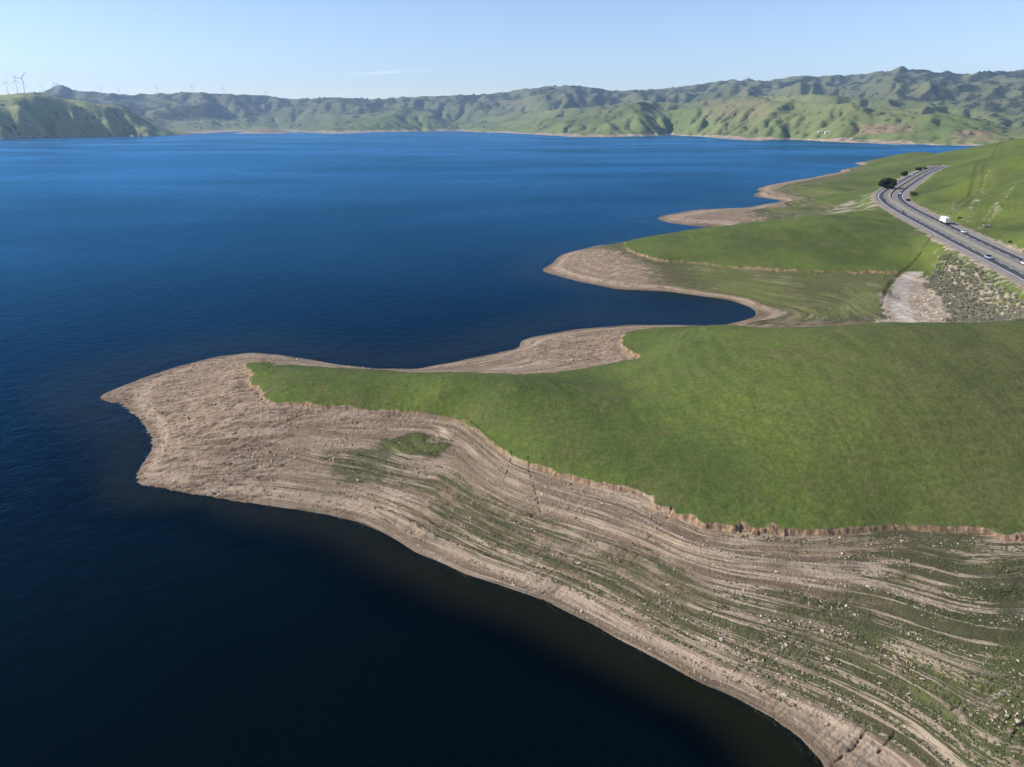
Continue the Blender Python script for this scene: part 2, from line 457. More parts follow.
def terrain(x, y, detail=True):
    """final ground height and the masks its material reads"""
    b0 = base_h(x, y)
    b = hinv(b0)
    r = np.hypot(x, y)
    d_road, _ = dist_polyline(x, y, road_c, 70)
    # natural undulation of the hills
    n1 = fbm(x / 55, y / 55, 3, 4)
    n2 = fbm(x / 17, y / 17, 9, 4)
    hillw = sstep(14, 19, b)
    h = b0 + hillw * (1.5 * n1 + .34 * n2 + .30 * fbm(x / 8 + .6 * n1, y / 34, 13, 3) + .10 * fbm(x / 2.2, y / 9, 14, 3))
    zone = b                                        # smooth height: contour of old waterlines
    wob = .9 * fbm(x / 22, y / 22, 21, 3) + .35 * fbm(x / 6, y / 6, 22, 3)
    zone = b + .5 * fbm(x / 9, y / 9, 31, 4) + .3 * fbm(x / 2.7, y / 2.7, 33, 3)
    tip = np.maximum.reduce([inside(x, y, P_TIP, 7.0), .5 * inside(x, y, P_TIP2, 9.0), .7 * inside(x, y, P_TIP3, 10.0)]); knob = inside(x, y, P_KNOB, 4.0)
    dd = sstep(-1.0, .8, b) * (1 - sstep(12, 13.2, zone))    # drawdown zone
    # wave-cut benches
    hb = b + .45 * wob
    ter = .36 * np.sin(2 * math.pi * hb / 1.75 + .9 * np.sin(2 * math.pi * hb / 1.75)) + .09 * np.sin(2 * math.pi * hb / .7 + 1.3) + .03 * np.sin(2 * math.pi * hb / .3)
    h = h + dd * ter * (1 - .75 * tip) * (1 - .8 * knob) * np.clip(.55 + 1.2 * fbm(x / 30, y / 30, 41, 2), .1, 1.2)
    # bedded rock on the point: ledges running obliquely
    a = R(27); s = x * math.cos(a) + y * math.sin(a); q = -x * math.sin(a) + y * math.cos(a)
    s2 = s + 3 * fbm(x / 14, y / 14, 51, 2); q2 = q + 2.5 * fbm(x / 12, y / 12, 52, 3)
    led = np.abs(perlin(s2 / 15, q2 / 1.7, 53)) + .6 * np.abs(perlin(s2 / 8, q2 / .8, 54))
    led2 = fbm(s2 / 5.0, q2 / .7, 57, 3)
    br_ = sstep(-.1, .35, fbm(x / 6, y / 6, 58, 3))
    rocky = np.clip(tip * 1.0 + knob * 1.2 + .6 * dd * sstep(-.1, .5, fbm(x / 16, y / 16, 55, 3)), 0, 1)
    led3 = fbm(s2 / 2.4, q2 / .35, 59, 2) * sstep(-.2, .5, fbm(x / 4, y / 4, 60, 2))
    h = h + dd * rocky * ((led - .45) * (.35 + .5 * br_) + led2 * .42 + led3 * .22)
    # the scarp at the old high-water line
    sc_n = .5 + .9 * fbm(x / 4.0, y / 4.0, 61, 4, .6) + .8 * np.maximum(fbm(x / 11, y / 11, 67, 2) - .15, 0)
    scarp_h = .75 * np.clip(.50 + .5 * fbm(x / 5, y / 5, 68, 3) + .9 * fbm(x / 28, y / 28, 62, 2), .12, 1.3) * (1 - .6 * sstep(300, 700, y))
    roadfar = sstep(20, 45, d_road)
    wx_ = 7 * fbm(x / 14, y / 14, 95, 4); wy_ = 9 * fbm(x / 14, y / 14, 96, 4)
    ins_g = inside(x + wx_, y + wy_, P_CHUTE, 5.0)
    scz = zone + .25 * sc_n
    scarp = sstep(12.75, 13.05, scz)
    h = h + (1 - ins_g) * roadfar * (scarp_h * (scarp - sstep(13.05, 17.0, b) * 1.0)
                        - .45 * sstep(11.2, 12.75, scz) * (1 - scarp) + 0)
    scarpm = sstep(12.72, 12.85, scz) * (1 - sstep(12.98, 13.06, scz)) * sstep(.1, .5, scarp_h + .35 * fbm(x / 7, y / 7, 66, 3))
    # fluting of the scarp
    h = h - scarpm * .5 * fbm(x / .9, y / .9, 63, 3) * roadfar
    # gullies down the beach
    g1 = np.abs(perlin(x / 13 + .3 * n2, y / 13, 71)) 
    dg, _ = dist_polyline(x, y, GULLY, 12)
    h = h - .6 * (1 - sstep(.3, 1.6, dg + .8 * n2))
    dt, _ = dist_polyline(x, y, TRACK, 14)
    h = h - .5 * (1 - sstep(1.2, 3.4, dt))
    dp, _ = dist_polyline(x, y, PATHS[0], 6)
    ds, _ = dist_polyline(x, y, SIDE, 12)
    spur = np.zeros_like(x)
    for S_ in SPURS:
        q_, _ = dist_polyline(x, y, S_, 14); spur = np.maximum(spur, 1 - sstep(.5, 10.0, q_ + 3 * n2))
    # roadbed
    w = 1 - sstep(12.5, 24.0, d_road)
    h = h * (1 - w) + (ROAD_H - .12) * w
    w2 = sstep(11.8, 13.5, d_road)
    # fine roughness
    fine = (.10 * fbm(x / 1.1, y / 1.1, 81, 3) + .09 * fbm(x / .45, y / .45, 82, 2))
    h = h + fine * (dd * (.7 + rocky) + .35 * (1 - dd)) * w2
    # fine grass hummocks and stock trails
    h = h + (1 - dd) * w2 * roadfar * (.05 * fbm(x / 2.3, y / 2.3, 83, 3) + .09 * np.sin(h * 4.4 + 3 * n2) * sstep(14, 17, b))
    veg = np.zeros_like(x)
    veg += 1.3 * inside(x + .4 * wx_, y + .4 * wy_, P_GREEN1, 2.5) + .55 * inside(x, y, P_GREEN2, 4)
    veg += .50 * sstep(45, 85, x - .25 * (y - 90)) * (1 - sstep(160, 230, y)) * sstep(2.0, 5, b)      # grassy flats at right
    veg += .25 * sstep(20, 50, x) * (1 - sstep(150, 200, y)) * sstep(1.5, 4, b)
    veg += .26 * sstep(-35, -5, x) * (1 - sstep(150, 200, y)) * sstep(1.2, 3, b) * (1 - sstep(7, 10, b))
    veg += .22 * sstep(-75, -45, x) * (1 - tip) * (1 - sstep(160, 165, y)) * sstep(1.0, 2, b) * (1 - sstep(7, 9, b))
    veg += .98 * sstep(255, 285, y) * sstep(.9, 2.6, b) * sstep(62, 108, x + .25 * (y - 330))
    veg += .5 * sstep(780, 800, y) * sstep(4, 8, b)
    veg = veg * (1 - .8 * sstep(550, 600, y) * (1 - sstep(3.5, 8, b)))
    veg = veg * (1 - .9 * knob)
    bare = np.clip(ins_g + .9 * inside(x, y, P_RES, 16) * sstep(-.35, .3, n2), 0, 1)
    bare = np.maximum(bare, (1 - sstep(.1, 1.0, dp + .7 * fbm(x / 2, y / 2, 92, 3))) * .62)
    bare = np.maximum(bare, .75 * (1 - sstep(3, 6, ds)))
    bare = np.maximum(bare, .43 * spur)
    verge = (1 - sstep(12, 19, d_road + 3 * fbm(x / 5, y / 5, 91, 3)))
    bare = np.maximum(bare, .85 * verge)
    scrub = inside(x, y, P_SCRUB, 7.0) * (1 - verge)
    bare = np.maximum(bare, .42 * inside(x, y, P_BANK, 8.0))
    bare = np.maximum(bare, .6 * scrub)
    dch, _ = dist_polyline(x, y, CHAN, 12)
    bare = np.maximum(bare, 2.0 * (1 - sstep(2.2, 5.0, dch + 2 * fbm(x / 4, y / 4, 97, 3))))
    dark = np.maximum(1 - sstep(.1, 1.0, dg + .9 * fbm(x / 3, y / 3, 93, 3)), .42 * (1 - sstep(.4, 1.6, np.abs(dt - 3.2) + 1.5 * n2)))
    for cr in CRACKS:
        dc, _ = dist_polyline(x, y, cr, 5)
        k_ = 1 - sstep(.02, .20, dc + .25 * fbm(x / .8, y / .8, 94, 2))
        dark = np.maximum(dark, k_); h = h - .35 * k_
    return h, dict(zone=scz, b=b, veg=veg, bare=bare, rocky=rocky, scarp=scarpm * roadfar * (1 - ins_g) * (1 - .5 * sstep(300, 700, y)), dark=dark, scrub=scrub)
# ------------------------------------------------------------------ ground material
def ground_material():
    t = NT('ground_surface')
    P = t.pos()
    zone = t.attr('zone'); b = t.attr('b'); veg = t.attr('veg'); bare = t.attr('bare'); rocky = t.attr('rocky')
    scarp = t.attr('scarp'); dark = t.attr('dark')
    sep = t.n('ShaderNodeSeparateXYZ', i_Vector=P)
    # --- grass
    g0 = t.noise(P, .022, 5, .65)
    g1 = t.noise(P, .11, 4, .62)
    g2 = t.noise(P, .9, 4, .7)
    g3 = t.noise(P, 4.5, 3, .7)
    hi, lo, ol = (.165, .212, .045), (.100, .136, .036), (.175, .160, .066)
    gc = t.mix(t.ramp(g0, .38, .62), lo, hi)
    dry = t.math('ADD', t.ramp(g1, .45, .72), t.math('MULTIPLY', t.math('MULTIPLY', t.ramp(sep.outputs[0], 45, 120), t.ramp(sep.outputs[1], 220, 190)), t.ramp(g0, .25, .6)), clamp=True)
    gc = t.mix(t.math('MULTIPLY', dry, .75), gc, ol)
    gc = t.mix(t.math('MULTIPLY', t.ramp(g1, .42, .28), .4), gc, (.085, .112, .034))
    gc = t.mix(t.ramp(g2, .34, .68, 0, .85), t.mix(.5, gc, (.03, .045, .012)), gc)
    gc = t.mix(t.ramp(g3, .3, .75, 0, .5), t.mix(.3, gc, (.03, .045, .015)), gc)
    # --- stone and soil of the drawdown zone, banded along old waterlines
    comb = t.n('ShaderNodeCombineXYZ')
    t.set(comb, 'X', t.math('MULTIPLY', sep.outputs[0], .045)); t.set(comb, 'Y', t.math('MULTIPLY', sep.outputs[1], .045))
    t.set(comb, 'Z', t.math('MULTIPLY', b, 1.7))
    band = t.noise(comb.outputs[0], 1.0, 5, .62)
    comb2 = t.n('ShaderNodeCombineXYZ')
    t.set(comb2, 'X', t.math('MULTIPLY', sep.outputs[0], .12)); t.set(comb2, 'Y', t.math('MULTIPLY', sep.outputs[1], .12))
    t.set(comb2, 'Z', t.math('MULTIPLY', b, 3.4))
    comb3 = t.n('ShaderNodeCombineXYZ')
    t.set(comb3, 'X', t.math('MULTIPLY', sep.outputs[0], .014)); t.set(comb3, 'Y', t.math('MULTIPLY', sep.outputs[1], .014))
    t.set(comb3, 'Z', t.math('MULTIPLY', b, 1.25))
    cl = t.noise(comb3.outputs[0], 1.0, 6, .7)
    strand = t.math('MULTIPLY', t.ramp(cl, .455, .50), t.ramp(cl, .56, .515))
    strand = t.math('MULTIPLY', strand, t.ramp(sep.outputs[1], 235, 300, 1, .5))
    strand = t.math('MULTIPLY', strand, t.ramp(t.noise(P, .06, 3, .6), .35, .6, .25, 1))
    band2 = t.noise(comb2.outputs[0], 1.0, 4, .65)
    s1 = t.noise(P, .35, 5, .65); s2 = t.noise(P, 2.2, 4, .7); s3 = t.noise(P, 9, 2, .6)
    sc = t.mix(t.ramp(band, .38, .62), (.41, .290, .183), (.20, .143, .092))
    sc = t.mix(t.ramp(band2, .5, .68, 0, .75), sc, (.48, .385, .29))
    sc = t.mix(t.ramp(s1, .5, .7, 0, .6), sc, (.34, .22, .135))
    sc = t.mix(t.ramp(s2, .38, .62), t.mix(.55, sc, (.09, .068, .048)), sc)
    sc = t.mix(t.ramp(s2, .60, .74, 0, .6), sc, (.50, .42, .33))
    sc = t.mix(t.ramp(s3, .35, .65, 0, .5), t.mix(.5, sc, (.08, .065, .05)), sc)
    sc = t.mix(t.math('MULTIPLY', strand, .75), sc, (.47, .37, .275))
    # pale stones
    v = t.voronoi(P, 1.5); vc = t.n('ShaderNodeSeparateColor')
    t.t.links.new(t.voronoi(P, 1.5, out='Color'), vc.inputs[0])
    st = t.math('MULTIPLY', t.ramp(v, .22, .12), t.ramp(vc.outputs[0], .62, .7))
    sc = t.mix(t.math('MULTIPLY', st, .35), sc, (.50, .45, .39))
    # beds of the rocky point
    mp = t.n('ShaderNodeMapping', i_Vector=P, i_Rotation=(0, 0, R(-27)), i_Scale=(.09, 1.0, .6))
    bed = t.noise(mp.outputs[0], .9, 5, .68, .4)
    rc = t.mix(t.ramp(bed, .40, .60), (.155, .110, .078), (.47, .36, .265))
    rc = t.mix(t.ramp(s1, .42, .64, 0, .7), rc, (.35, .235, .15))
    rc = t.mix(t.ramp(s2, .35, .7, 0, .6), t.mix(.45, rc, (.07, .055, .045)), rc)
    sc = t.mix(rocky, sc, rc)
    # wet rim
    wet = t.ramp(zone, 1.0, .1)
    sc = t.mix(t.math('MULTIPLY', wet, .72), sc, t.mix(.5, sc, (.045, .035, .026)))
    # pale dry beach just above the water
    pal = t.math('MULTIPLY', t.math('MULTIPLY', t.ramp(b, .7, 1.3), t.ramp(b, 2.6, 1.7)), t.ramp(s1, .35, .6))
    sc = t.mix(t.math('MULTIPLY', pal, .55), sc, (.43, .33, .245))
    # drowned ground: silt
    sc = t.mix(t.ramp(b, .1, -1.2, 0, .8), sc, (.10, .085, .045))
    # --- plants in the drawdown zone, following the benches
    vn = t.math('ADD', t.math('MULTIPLY', t.noise(comb.outputs[0], 2.1, 4, .6), .75), t.math('MULTIPLY', s1, .55))
    vn = t.math('ADD', vn, t.math('MULTIPLY', t.math('SUBTRACT', s2, .5), .45))
    vf = t.ramp(t.math('ADD', vn, t.math('MULTIPLY', veg, .62)), .80, 1.0)
    vf = t.math('MULTIPLY', vf, t.ramp(b, .9, 2.0))
    vf = t.math('MULTIPLY', vf, t.ramp(strand, .2, .8, 1, .12))
    vcol = t.mix(t.ramp(s1, .4, .65), (.085, .088, .040), (.130, .138, .056))
    vcol = t.mix(t.ramp(s3, .35, .6, 0, .7), (.035, .042, .02), vcol)
    vcol = t.mix(t.ramp(veg, .75, 1.0, 0, .7), vcol, gc)
    sc = t.mix(t.math('MULTIPLY', vf, .86), sc, vcol)
    # --- exposed earth of the scarp
    mp2 = t.n('ShaderNodeMapping', i_Vector=P, i_Scale=(1, 1, .12))
    e1 = t.noise(mp2.outputs[0], .9, 4, .65)
    ec = t.mix(t.ramp(e1, .38, .62), (.15, .095, .06), (.38, .245, .145))
    # --- put together
    gr = t.ramp(zone, 12.98, 13.1)
    c = t.mix(gr, sc, gc)
    # bare gravel above the old waterline
    bn = t.ramp(t.math('ADD', bare, t.math('MULTIPLY', t.math('SUBTRACT', s1, .5), 1.3)), .42, .68)
    gvl = t.mix(t.ramp(s2, .3, .7), (.19, .15, .11), (.33, .27, .21))
    gvl = t.mix(t.ramp(s1, .45, .65, 0, .6), gvl, (.40, .35, .30))
    gvl = t.mix(t.math('MULTIPLY', st, .8), gvl, (.48, .44, .39))
    gvl = t.mix(t.ramp(bare, 1.1, 1.6, 0, .8), gvl, t.mix(t.ramp(s1, .4, .6), (.30, .26, .215), (.42, .38, .33)))
    c = t.mix(bn, c, gvl)
    c = t.mix(scarp, c, ec)
    c = t.mix(t.math('MULTIPLY', dark, .85), c, (.035, .032, .016))
    hgt = t.math('ADD', t.math('MULTIPLY', s2, .35), t.math('MULTIPLY', s3, .12))
    hgt = t.math('ADD', hgt, t.math('MULTIPLY', g3, .1))
    nb = t.bump(hgt, .8, 1.0)
    return t.surf(t.bsdf(c, .95, .12, nb))


def water_material():
    t = NT('lake_water')
    P = t.pos()
    dep = t.attr('depth')
    d = t.n('ShaderNodeCameraData').outputs['View Distance']
    w1 = t.noise(P, .9, 3, .6); w2 = t.noise(P, .22, 3, .6)
    mp = t.n('ShaderNodeMapping', i_Vector=P, i_Rotation=(0, 0, R(25)), i_Scale=(1, .35, 1))
    w3 = t.noise(mp.outputs[0], .05, 4, .6)
    h = t.math('ADD', t.math('MULTIPLY', w1, .30), t.math('MULTIPLY', w2, .9))
    h = t.math('ADD', h, t.math('MULTIPLY', w3, 1.2))
    nb = t.bump(h, .30, 1.0)
    # wind streaks: bands of rougher and calmer water
    mp2 = t.n('ShaderNodeMapping', i_Vector=P, i_Rotation=(0, 0, R(14)), i_Scale=(.5, 1.1, 1))
    streak = t.noise(mp2.outputs[0], .0028, 5, .6, .6)
    body = t.mix(t.ramp(streak, .35, .65), (.0005, .0022, .0022), (.0006, .0030, .0038))
    shallow = t.mix(t.ramp(dep, 0, 6.0), (.012, .0125, .0045), (.0002, .0009, .0009))
    near = t.ramp(dep, 4.0, 11.0)
    body = t.mix(near, shallow, body)
    diff = t.n('ShaderNodeBsdfDiffuse'); t.set(diff, 'Color', body)
    tr = t.n('ShaderNodeBsdfTransparent'); t.set(tr, 'Color', (.62, .72, .60, 1))
    op = t.math('SUBTRACT', 1.0, t.math('POWER', 2.718, t.math('MULTIPLY', dep, -1.15)))
    op = t.math('MAXIMUM', op, .0, clamp=True)
    mx = t.n('ShaderNodeMixShader'); t.set(mx, '0', op); t.set(mx, '1', tr.outputs[0]); t.set(mx, '2', diff.outputs[0])
    gl = t.n('ShaderNodeBsdfGlossy'); t.set(gl, 'Color', t.mix(t.ramp(streak, .34, .66), (.115, .37, .60), (.16, .49, .76))); t.set(gl, 'Normal', nb)  # tint stands in for waves reflecting deeper blue sky, varied along the streaks
    t.set(gl, 'Roughness', t.ramp(streak, .3, .7, .16, .30))
    fr = t.n('ShaderNodeFresnel', i_IOR=1.23); t.set(fr, 'Normal', nb)
    mx2 = t.n('ShaderNodeMixShader'); t.set(mx2, '0', t.math('MULTIPLY', fr.outputs[0], 1.0)); t.set(mx2, '1', mx.outputs[0]); t.set(mx2, '2', gl.outputs[0])
    return t.surf(mx2.outputs[0])


# ------------------------------------------------------------------ near ground sheet
DTH, DLR = R(.078), .0024
nth = int((TH1 - TH0) / DTH); nlr = int(math.log(1900 / 48) / DLR)
th = np.linspace(TH0, TH1, nth); lr = np.linspace(math.log(48), math.log(1900), nlr)
TH, LR = np.meshgrid(th, lr)
X = np.exp(LR) * np.sin(TH); Y = np.exp(LR) * np.cos(TH)
B = base_h(X, Y)
sel = B > -7
H = np.full(X.shape, -9.0); names = ['zone', 'b', 'veg', 'bare', 'rocky', 'scarp', 'dark', 'scrub']
AT = {k: np.zeros(X.shape) for k in names}
hh, mm = terrain(X[sel], Y[sel])
H[sel] = hh
for k in names: AT[k][sel] = mm[k]
keepc = sel[:-1, :-1] & sel[1:, :-1] & sel[:-1, 1:] & sel[1:, 1:]
SCRUB = AT.pop('scrub')
gm = grid_mesh('ground', X, Y, H, keepc, AT, ground_material())
ground = tag(link(bpy.data.objects.new('ground', gm)), kind='structure')
print('ground', len(gm.vertices), time.time() - T0)

# lake bed far below everything, to the horizon
bm = bmesh.new()
for i in range(64):
    a = 2 * math.pi * i / 64
    bm.verts.new((17800 * math.sin(a), 17800 * math.cos(a), -30))
bm.faces.new(bm.verts[:]).normal_update()
if bm.faces[:][0].normal.z < 0 if False else False: pass
me = bpy.data.meshes.new('lake_bed'); bm.to_mesh(me); bm.free()
me.materials.append(simple_mat('silt', (.05, .045, .03), .95, .1))
tag(link(bpy.data.objects.new('lake_bed', me)), kind='structure')

# ------------------------------------------------------------------ water sheet
a1 = np.concatenate([np.linspace(-math.pi, TH0, 60, endpoint=False), np.arange(TH0, TH1, R(.22)), np.linspace(TH1, math.pi, 60)])
l1 = np.concatenate([np.linspace(math.log(3), math.log(48), 10, endpoint=False), np.arange(math.log(48), math.log(2300), .006), np.linspace(math.log(2301), math.log(17500), 30)])
WT, WL = np.meshgrid(a1, l1)
WX = np.exp(WL) * np.sin(WT); WY = np.exp(WL) * np.cos(WT)
dep = np.full(WX.shape, 20.0)
wi = (WT > TH0 + .01) & (WT < TH1 - .01) & (WL > math.log(40)) & (WL < math.log(2200))
dep[wi] = -terrain(WX[wi], WY[wi])[0]
edge = np.minimum(sstep(TH0 + .01, TH0 + .15, WT), 1) * sstep(math.log(48), math.log(70), WL)
dep = np.where(WX < 30, np.maximum(dep, 20 * (1 - edge)), dep)
fade = sstep(5.5, 9.0, dep)
dep = dep * (1 - fade) + np.maximum(dep, 14) * fade
kc = np.ones((WX.shape[0] - 1, WX.shape[1] - 1), bool)
dmax = np.maximum.reduce([dep[:-1, :-1], dep[1:, :-1], dep[:-1, 1:], dep[1:, 1:]])
kc &= dmax > -.6
wm = grid_mesh('water', WX, WY, np.zeros_like(WX), kc, {'depth': np.maximum(dep, 0)}, water_material())
tag(link(bpy.data.objects.new('water', wm)), kind='structure')
print('water', len(wm.vertices), time.time() - T0)

# ------------------------------------------------------------------ far hills, carved by running water
def interp_v(u, tab):
    tab = np.array(tab); return np.interp(u, tab[:, 0], tab[:, 1])


SHORE = [(-150, 139.5), (0, 138.9), (76, 137), (152, 136.3), (190, 134.5), (216, 132.5), (241, 131.3), (262, 130.9), (284, 130.8), (297, 132.2), (334, 134.0), (376, 132.2), (421, 131.3), (461, 131.0),
         (474, 132), (514, 133.4), (526, 134), (571, 136.8), (605, 137), (648, 136.2), (669, 135), (700, 136.5), (737, 139.6), (763, 140.8), (791, 139.2), (818, 141), (849, 142.6), (881, 143.8), (904, 144.4), (956, 145.4), (992, 146.4), (1060, 149), (1200, 156), (1500, 165)]
SK2 = [(-150, 97), (0, 96), (40, 93.5), (47, 89.5), (58, 85.8), (64, 86.3), (76, 91), (100, 92.5), (130, 95), (160, 93.5), (200, 92.2), (215, 94), (260, 95), (290, 99.3), (330, 97.8), (380, 99.3), (400, 97.5), (440, 96),
       (480, 94.5), (500, 93), (516, 90), (550, 86.4), (574, 85.6), (592, 88), (611, 91), (648, 90), (669, 88), (685, 86), (700, 84), (721, 80.6), (743, 79.8), (764, 81), (791, 77), (842, 75), (863, 75), (873, 72.7), (899, 71),
       (925, 71.4), (951, 73), (974, 75), (1005, 71), (1024, 70), (1100, 67), (1300, 66)]
SK3 = [(-150, 139), (205, 136), (215, 133), (250, 129.6), (280, 128), (300, 122), (330, 115), (370, 114), (400, 106), (430, 109), (460, 118), (490, 117), (530, 112), (570, 108), (600, 107), (642, 99), (665, 103),
       (690, 103), (720, 97), (760, 96), (812, 94), (863, 98), (915, 101), (941, 104), (982, 109), (1024, 116), (1100, 120), (1300, 124)]
SK1 = [(-150, 98), (0, 95.2), (20, 93), (33, 92.3), (46, 95), (61, 98.7), (84, 101), (101, 106), (122, 112), (152, 120), (178, 127.5), (200, 132), (230, 140), (300, 145)]

FT0, FT1 = R(-46), R(54)
fdt, fdr = R(.125), .0042
fn = int((FT1 - FT0) / fdt); fr_n = int(math.log(17000 / 2000) / fdr)
fth = np.linspace(FT0, FT1, fn); flr = np.linspace(math.log(2000), math.log(17000), fr_n)
FTH, FLR = np.meshgrid(fth, flr)
rr = np.exp(FLR); FX = rr * np.sin(FTH); FY = rr * np.cos(FTH)
# column of each azimuth where it meets the horizon
U = 512 + F * np.tan(fth) / CP * (1.0)
bh = math.tan(PITCH)
U = 512 + F * np.tan(fth) * (1 / (CP + 0 * bh)) * 1.0
# exact: a = x/(y cosP - z sinP) with z small against y
U = 512 + F * np.tan(fth) / CP
Ycol = lambda v: (EYE) / -((-SP + (383.5 - v) / F * CP) / (CP + (383.5 - v) / F * SP))
UC = 512 + F * np.tan(fth) / (CP - .042 * SP)
ysh = Ycol(interp_v(U, SHORE))
lsh = np.log(ysh / np.cos(fth))
# little coves and points
ker_ = np.hanning(141)[1:-1]; ker_ /= ker_.sum()
lsm = np.convolve(np.pad(lsh, 69, mode='edge'), ker_, 'valid')
lsh = lsh + .045 * fbm(fth * 40, fth * 0, 5, 4)
sm_ = FLR - lsm[None, :]
wob = .035 * fbm(FTH * 40, FLR * 40, 6, 3)
s = FLR - lsh[None, :] + wob                       # log distance inland


def ridge(sk, l_r, w_front, w_back, amp=1.0, seed=1):
    """a range whose crest is seen at height sk, l_r inland; returns height / r"""
    v = interp_v(UC, sk)
    lr_ = l_r + .06 * fbm(fth * 9, fth * 0 + 3, seed, 3)
    y = np.exp(lr_ + lsm) * np.cos(fth)
    top = height_for(v, y)                      # metres
    t = sm_ + .05 * fbm(FTH * 14, FLR * 14, seed + 40, 3) - lr_
    f = np.where(t < 0, (1 - np.clip(-t / w_front, 0, 1)) ** 1.2, 1 - np.clip(t / w_back, 0, 1) ** 1.3)
    return np.clip(top, 0, None)[None, :] * f, top


R3, top3 = ridge(SK3, .24, .25, .12, seed=2)

lfar = math.log(11500) - lsh                     # far range sits near 11-12 km on the left, nearer at right
l2 = np.clip(np.log(interp_v(U, [(-150, 11000), (0, 12500), (200, 12800), (284, 12800), (461, 12500), (600, 12000), (800, 12000), (1100, 11500)])) - lsm, .3, 1.65)
R2, top2 = ridge(SK2, l2, l2 * .62, .35, seed=3)
R1, top1 = ridge(SK1, np.log(interp_v(U, [(-150, 5500), (0, 5600), (100, 5900), (200, 6500), (260, 6800)])) - lsm, .40, .22, seed=4)
R1 *= sstep(262, 235, U)[None, :]
nz1 = 6 * fbm(fth * 26, fth * 0 + 7, 61, 3); nz2 = 5 * fbm(fth * 30, fth * 0 + 2, 62, 3); nz3 = 7 * fbm(fth * 34, fth * 0 + 2, 63, 3)
v0 = interp_v(U, SHORE); v2_ = interp_v(UC, SK2); v3_ = np.where(U < 215, v0 - 8, interp_v(UC, SK3))
def rk(v, l, wf, wb, seed): return ridge(np.stack([UC, v], -1), l, wf, wb, seed=seed)[0]
R0 = rk(v0 + (v3_ - v0) * .42 + nz3, .09, .09, .07, 11)
Ra = rk(v3_ + (v2_ - v3_) * .38 + nz1, .24 + .34 * (l2 - .24), .13, .12, 12)
Rb = rk(v3_ + (v2_ - v3_) * .72 + nz2, .24 + .66 * (l2 - .24), .13, .12, 13)
R0 *= (U > 215)[None, :]
env = np.maximum.reduce([R3, R2 * .999, R1, R0, Ra, Rb])
env = np.maximum(env, 0) * (s > 0) * (1 - np.exp(-np.maximum(s, 0) / .035))
# island at the mouth of the arm
rough = 1 - .9 * sstep(235, 205, U)[None, :] * sstep(.6, .45, sm_)
rel = env / rr                                    # dimensionless
land = s > 0
h = rel * (.9 + .35 * (.35 + .65 * rough) * fbm(FTH * 24, FLR * 20, 8, 3) + (.30 + .25 * sstep(.35, .7, sm_)) * rough * fbm(FTH * 64, FLR * 50, 18, 5, .62)) + 1.5e-3 * fbm(FTH * 120, FLR * 90, 9, 3)
h = np.where(land, np.maximum(h, 1e-4), 0.0)
ny, nx = h.shape
DX, DY = fth[1] - fth[0], flr[1] - flr[0]
idx = np.arange(ny * nx).reshape(ny, nx)
offs = [(-1, 0), (1, 0), (0, -1), (0, 1), (-1, -1), (-1, 1), (1, -1), (1, 1)]
fixed = (~land).copy(); fixed[0, :] = True; fixed[-1, :] = True; fixed[:, 0] = True; fixed[:, -1] = True
up = rel * 1.0
ITER = 30
for it in range(ITER):
    best = np.zeros((ny, nx)); rec = idx.copy(); dist = np.full((ny, nx), 1.0)
    hp = np.pad(h, 1, mode='edge'); ip = np.pad(idx, 1, mode='edge')
    for oy, ox in offs:
        dd = math.hypot(oy * DY, ox * DX)
        sl = (h - hp[1 + oy:1 + oy + ny, 1 + ox:1 + ox + nx]) / dd
        m = sl > best
        best = np.where(m, sl, best); rec = np.where(m, ip[1 + oy:1 + oy + ny, 1 + ox:1 + ox + nx], rec); dist = np.where(m, dd, dist)
    rec = np.where(fixed, idx, rec).ravel(); dist = dist.ravel()
    order = np.argsort(-h.ravel(), kind='stable')
    # levels by pointer distance to the outlet
    lev = np.zeros(ny * nx, np.int32); ptr = rec.copy(); stepn = (rec != idx.ravel()).astype(np.int32)
    lev = stepn.copy()
    for _ in range(12):
        lev = lev + lev[ptr]; ptr = ptr[ptr]
    so = np.argsort(lev, kind='stable'); ls = lev[so]
    cuts = np.r_[0, np.where(np.diff(ls))[0] + 1, len(ls)]
    area = np.full(ny * nx, DX * DY)
    groups = [so[cuts[i]:cuts[i + 1]] for i in range(len(cuts) - 1)]
    for g in groups[:0:-1]:
        np.add.at(area, rec[g], area[g])
    Kf = (1.6e0 * np.sqrt(area / (DX * DY)) * (.0022) / dist)
    hf = (h + .030 * up * (1 if it > 3 else 0)).ravel() 
    Kf = Kf * .05 * rough.ravel()
    for g in groups[1:]:
        r_ = rec[g]
        hf[g] = (hf[g] + Kf[g] * hf[r_]) / (1 + Kf[g])
    hf = hf.reshape(ny, nx)
    hf = np.where(fixed & ~land, 0.0, hf)
    # hillslope creep
    hp = np.pad(hf, 1, mode='edge')
    lap = hp[:-2, 1:-1] + hp[2:, 1:-1] + hp[1:-1, :-2] + hp[1:-1, 2:] - 4 * hf
    h = np.where(land, np.maximum(hf + .06 * lap, 0), 0)
area = area.reshape(ny, nx)
print('eroded', time.time() - T0)


def smooth1(a, k):
    ker = np.hanning(2 * k + 3)[1:-1]; ker /= ker.sum()
    return np.convolve(np.pad(a, k, mode='edge'), ker, 'valid')


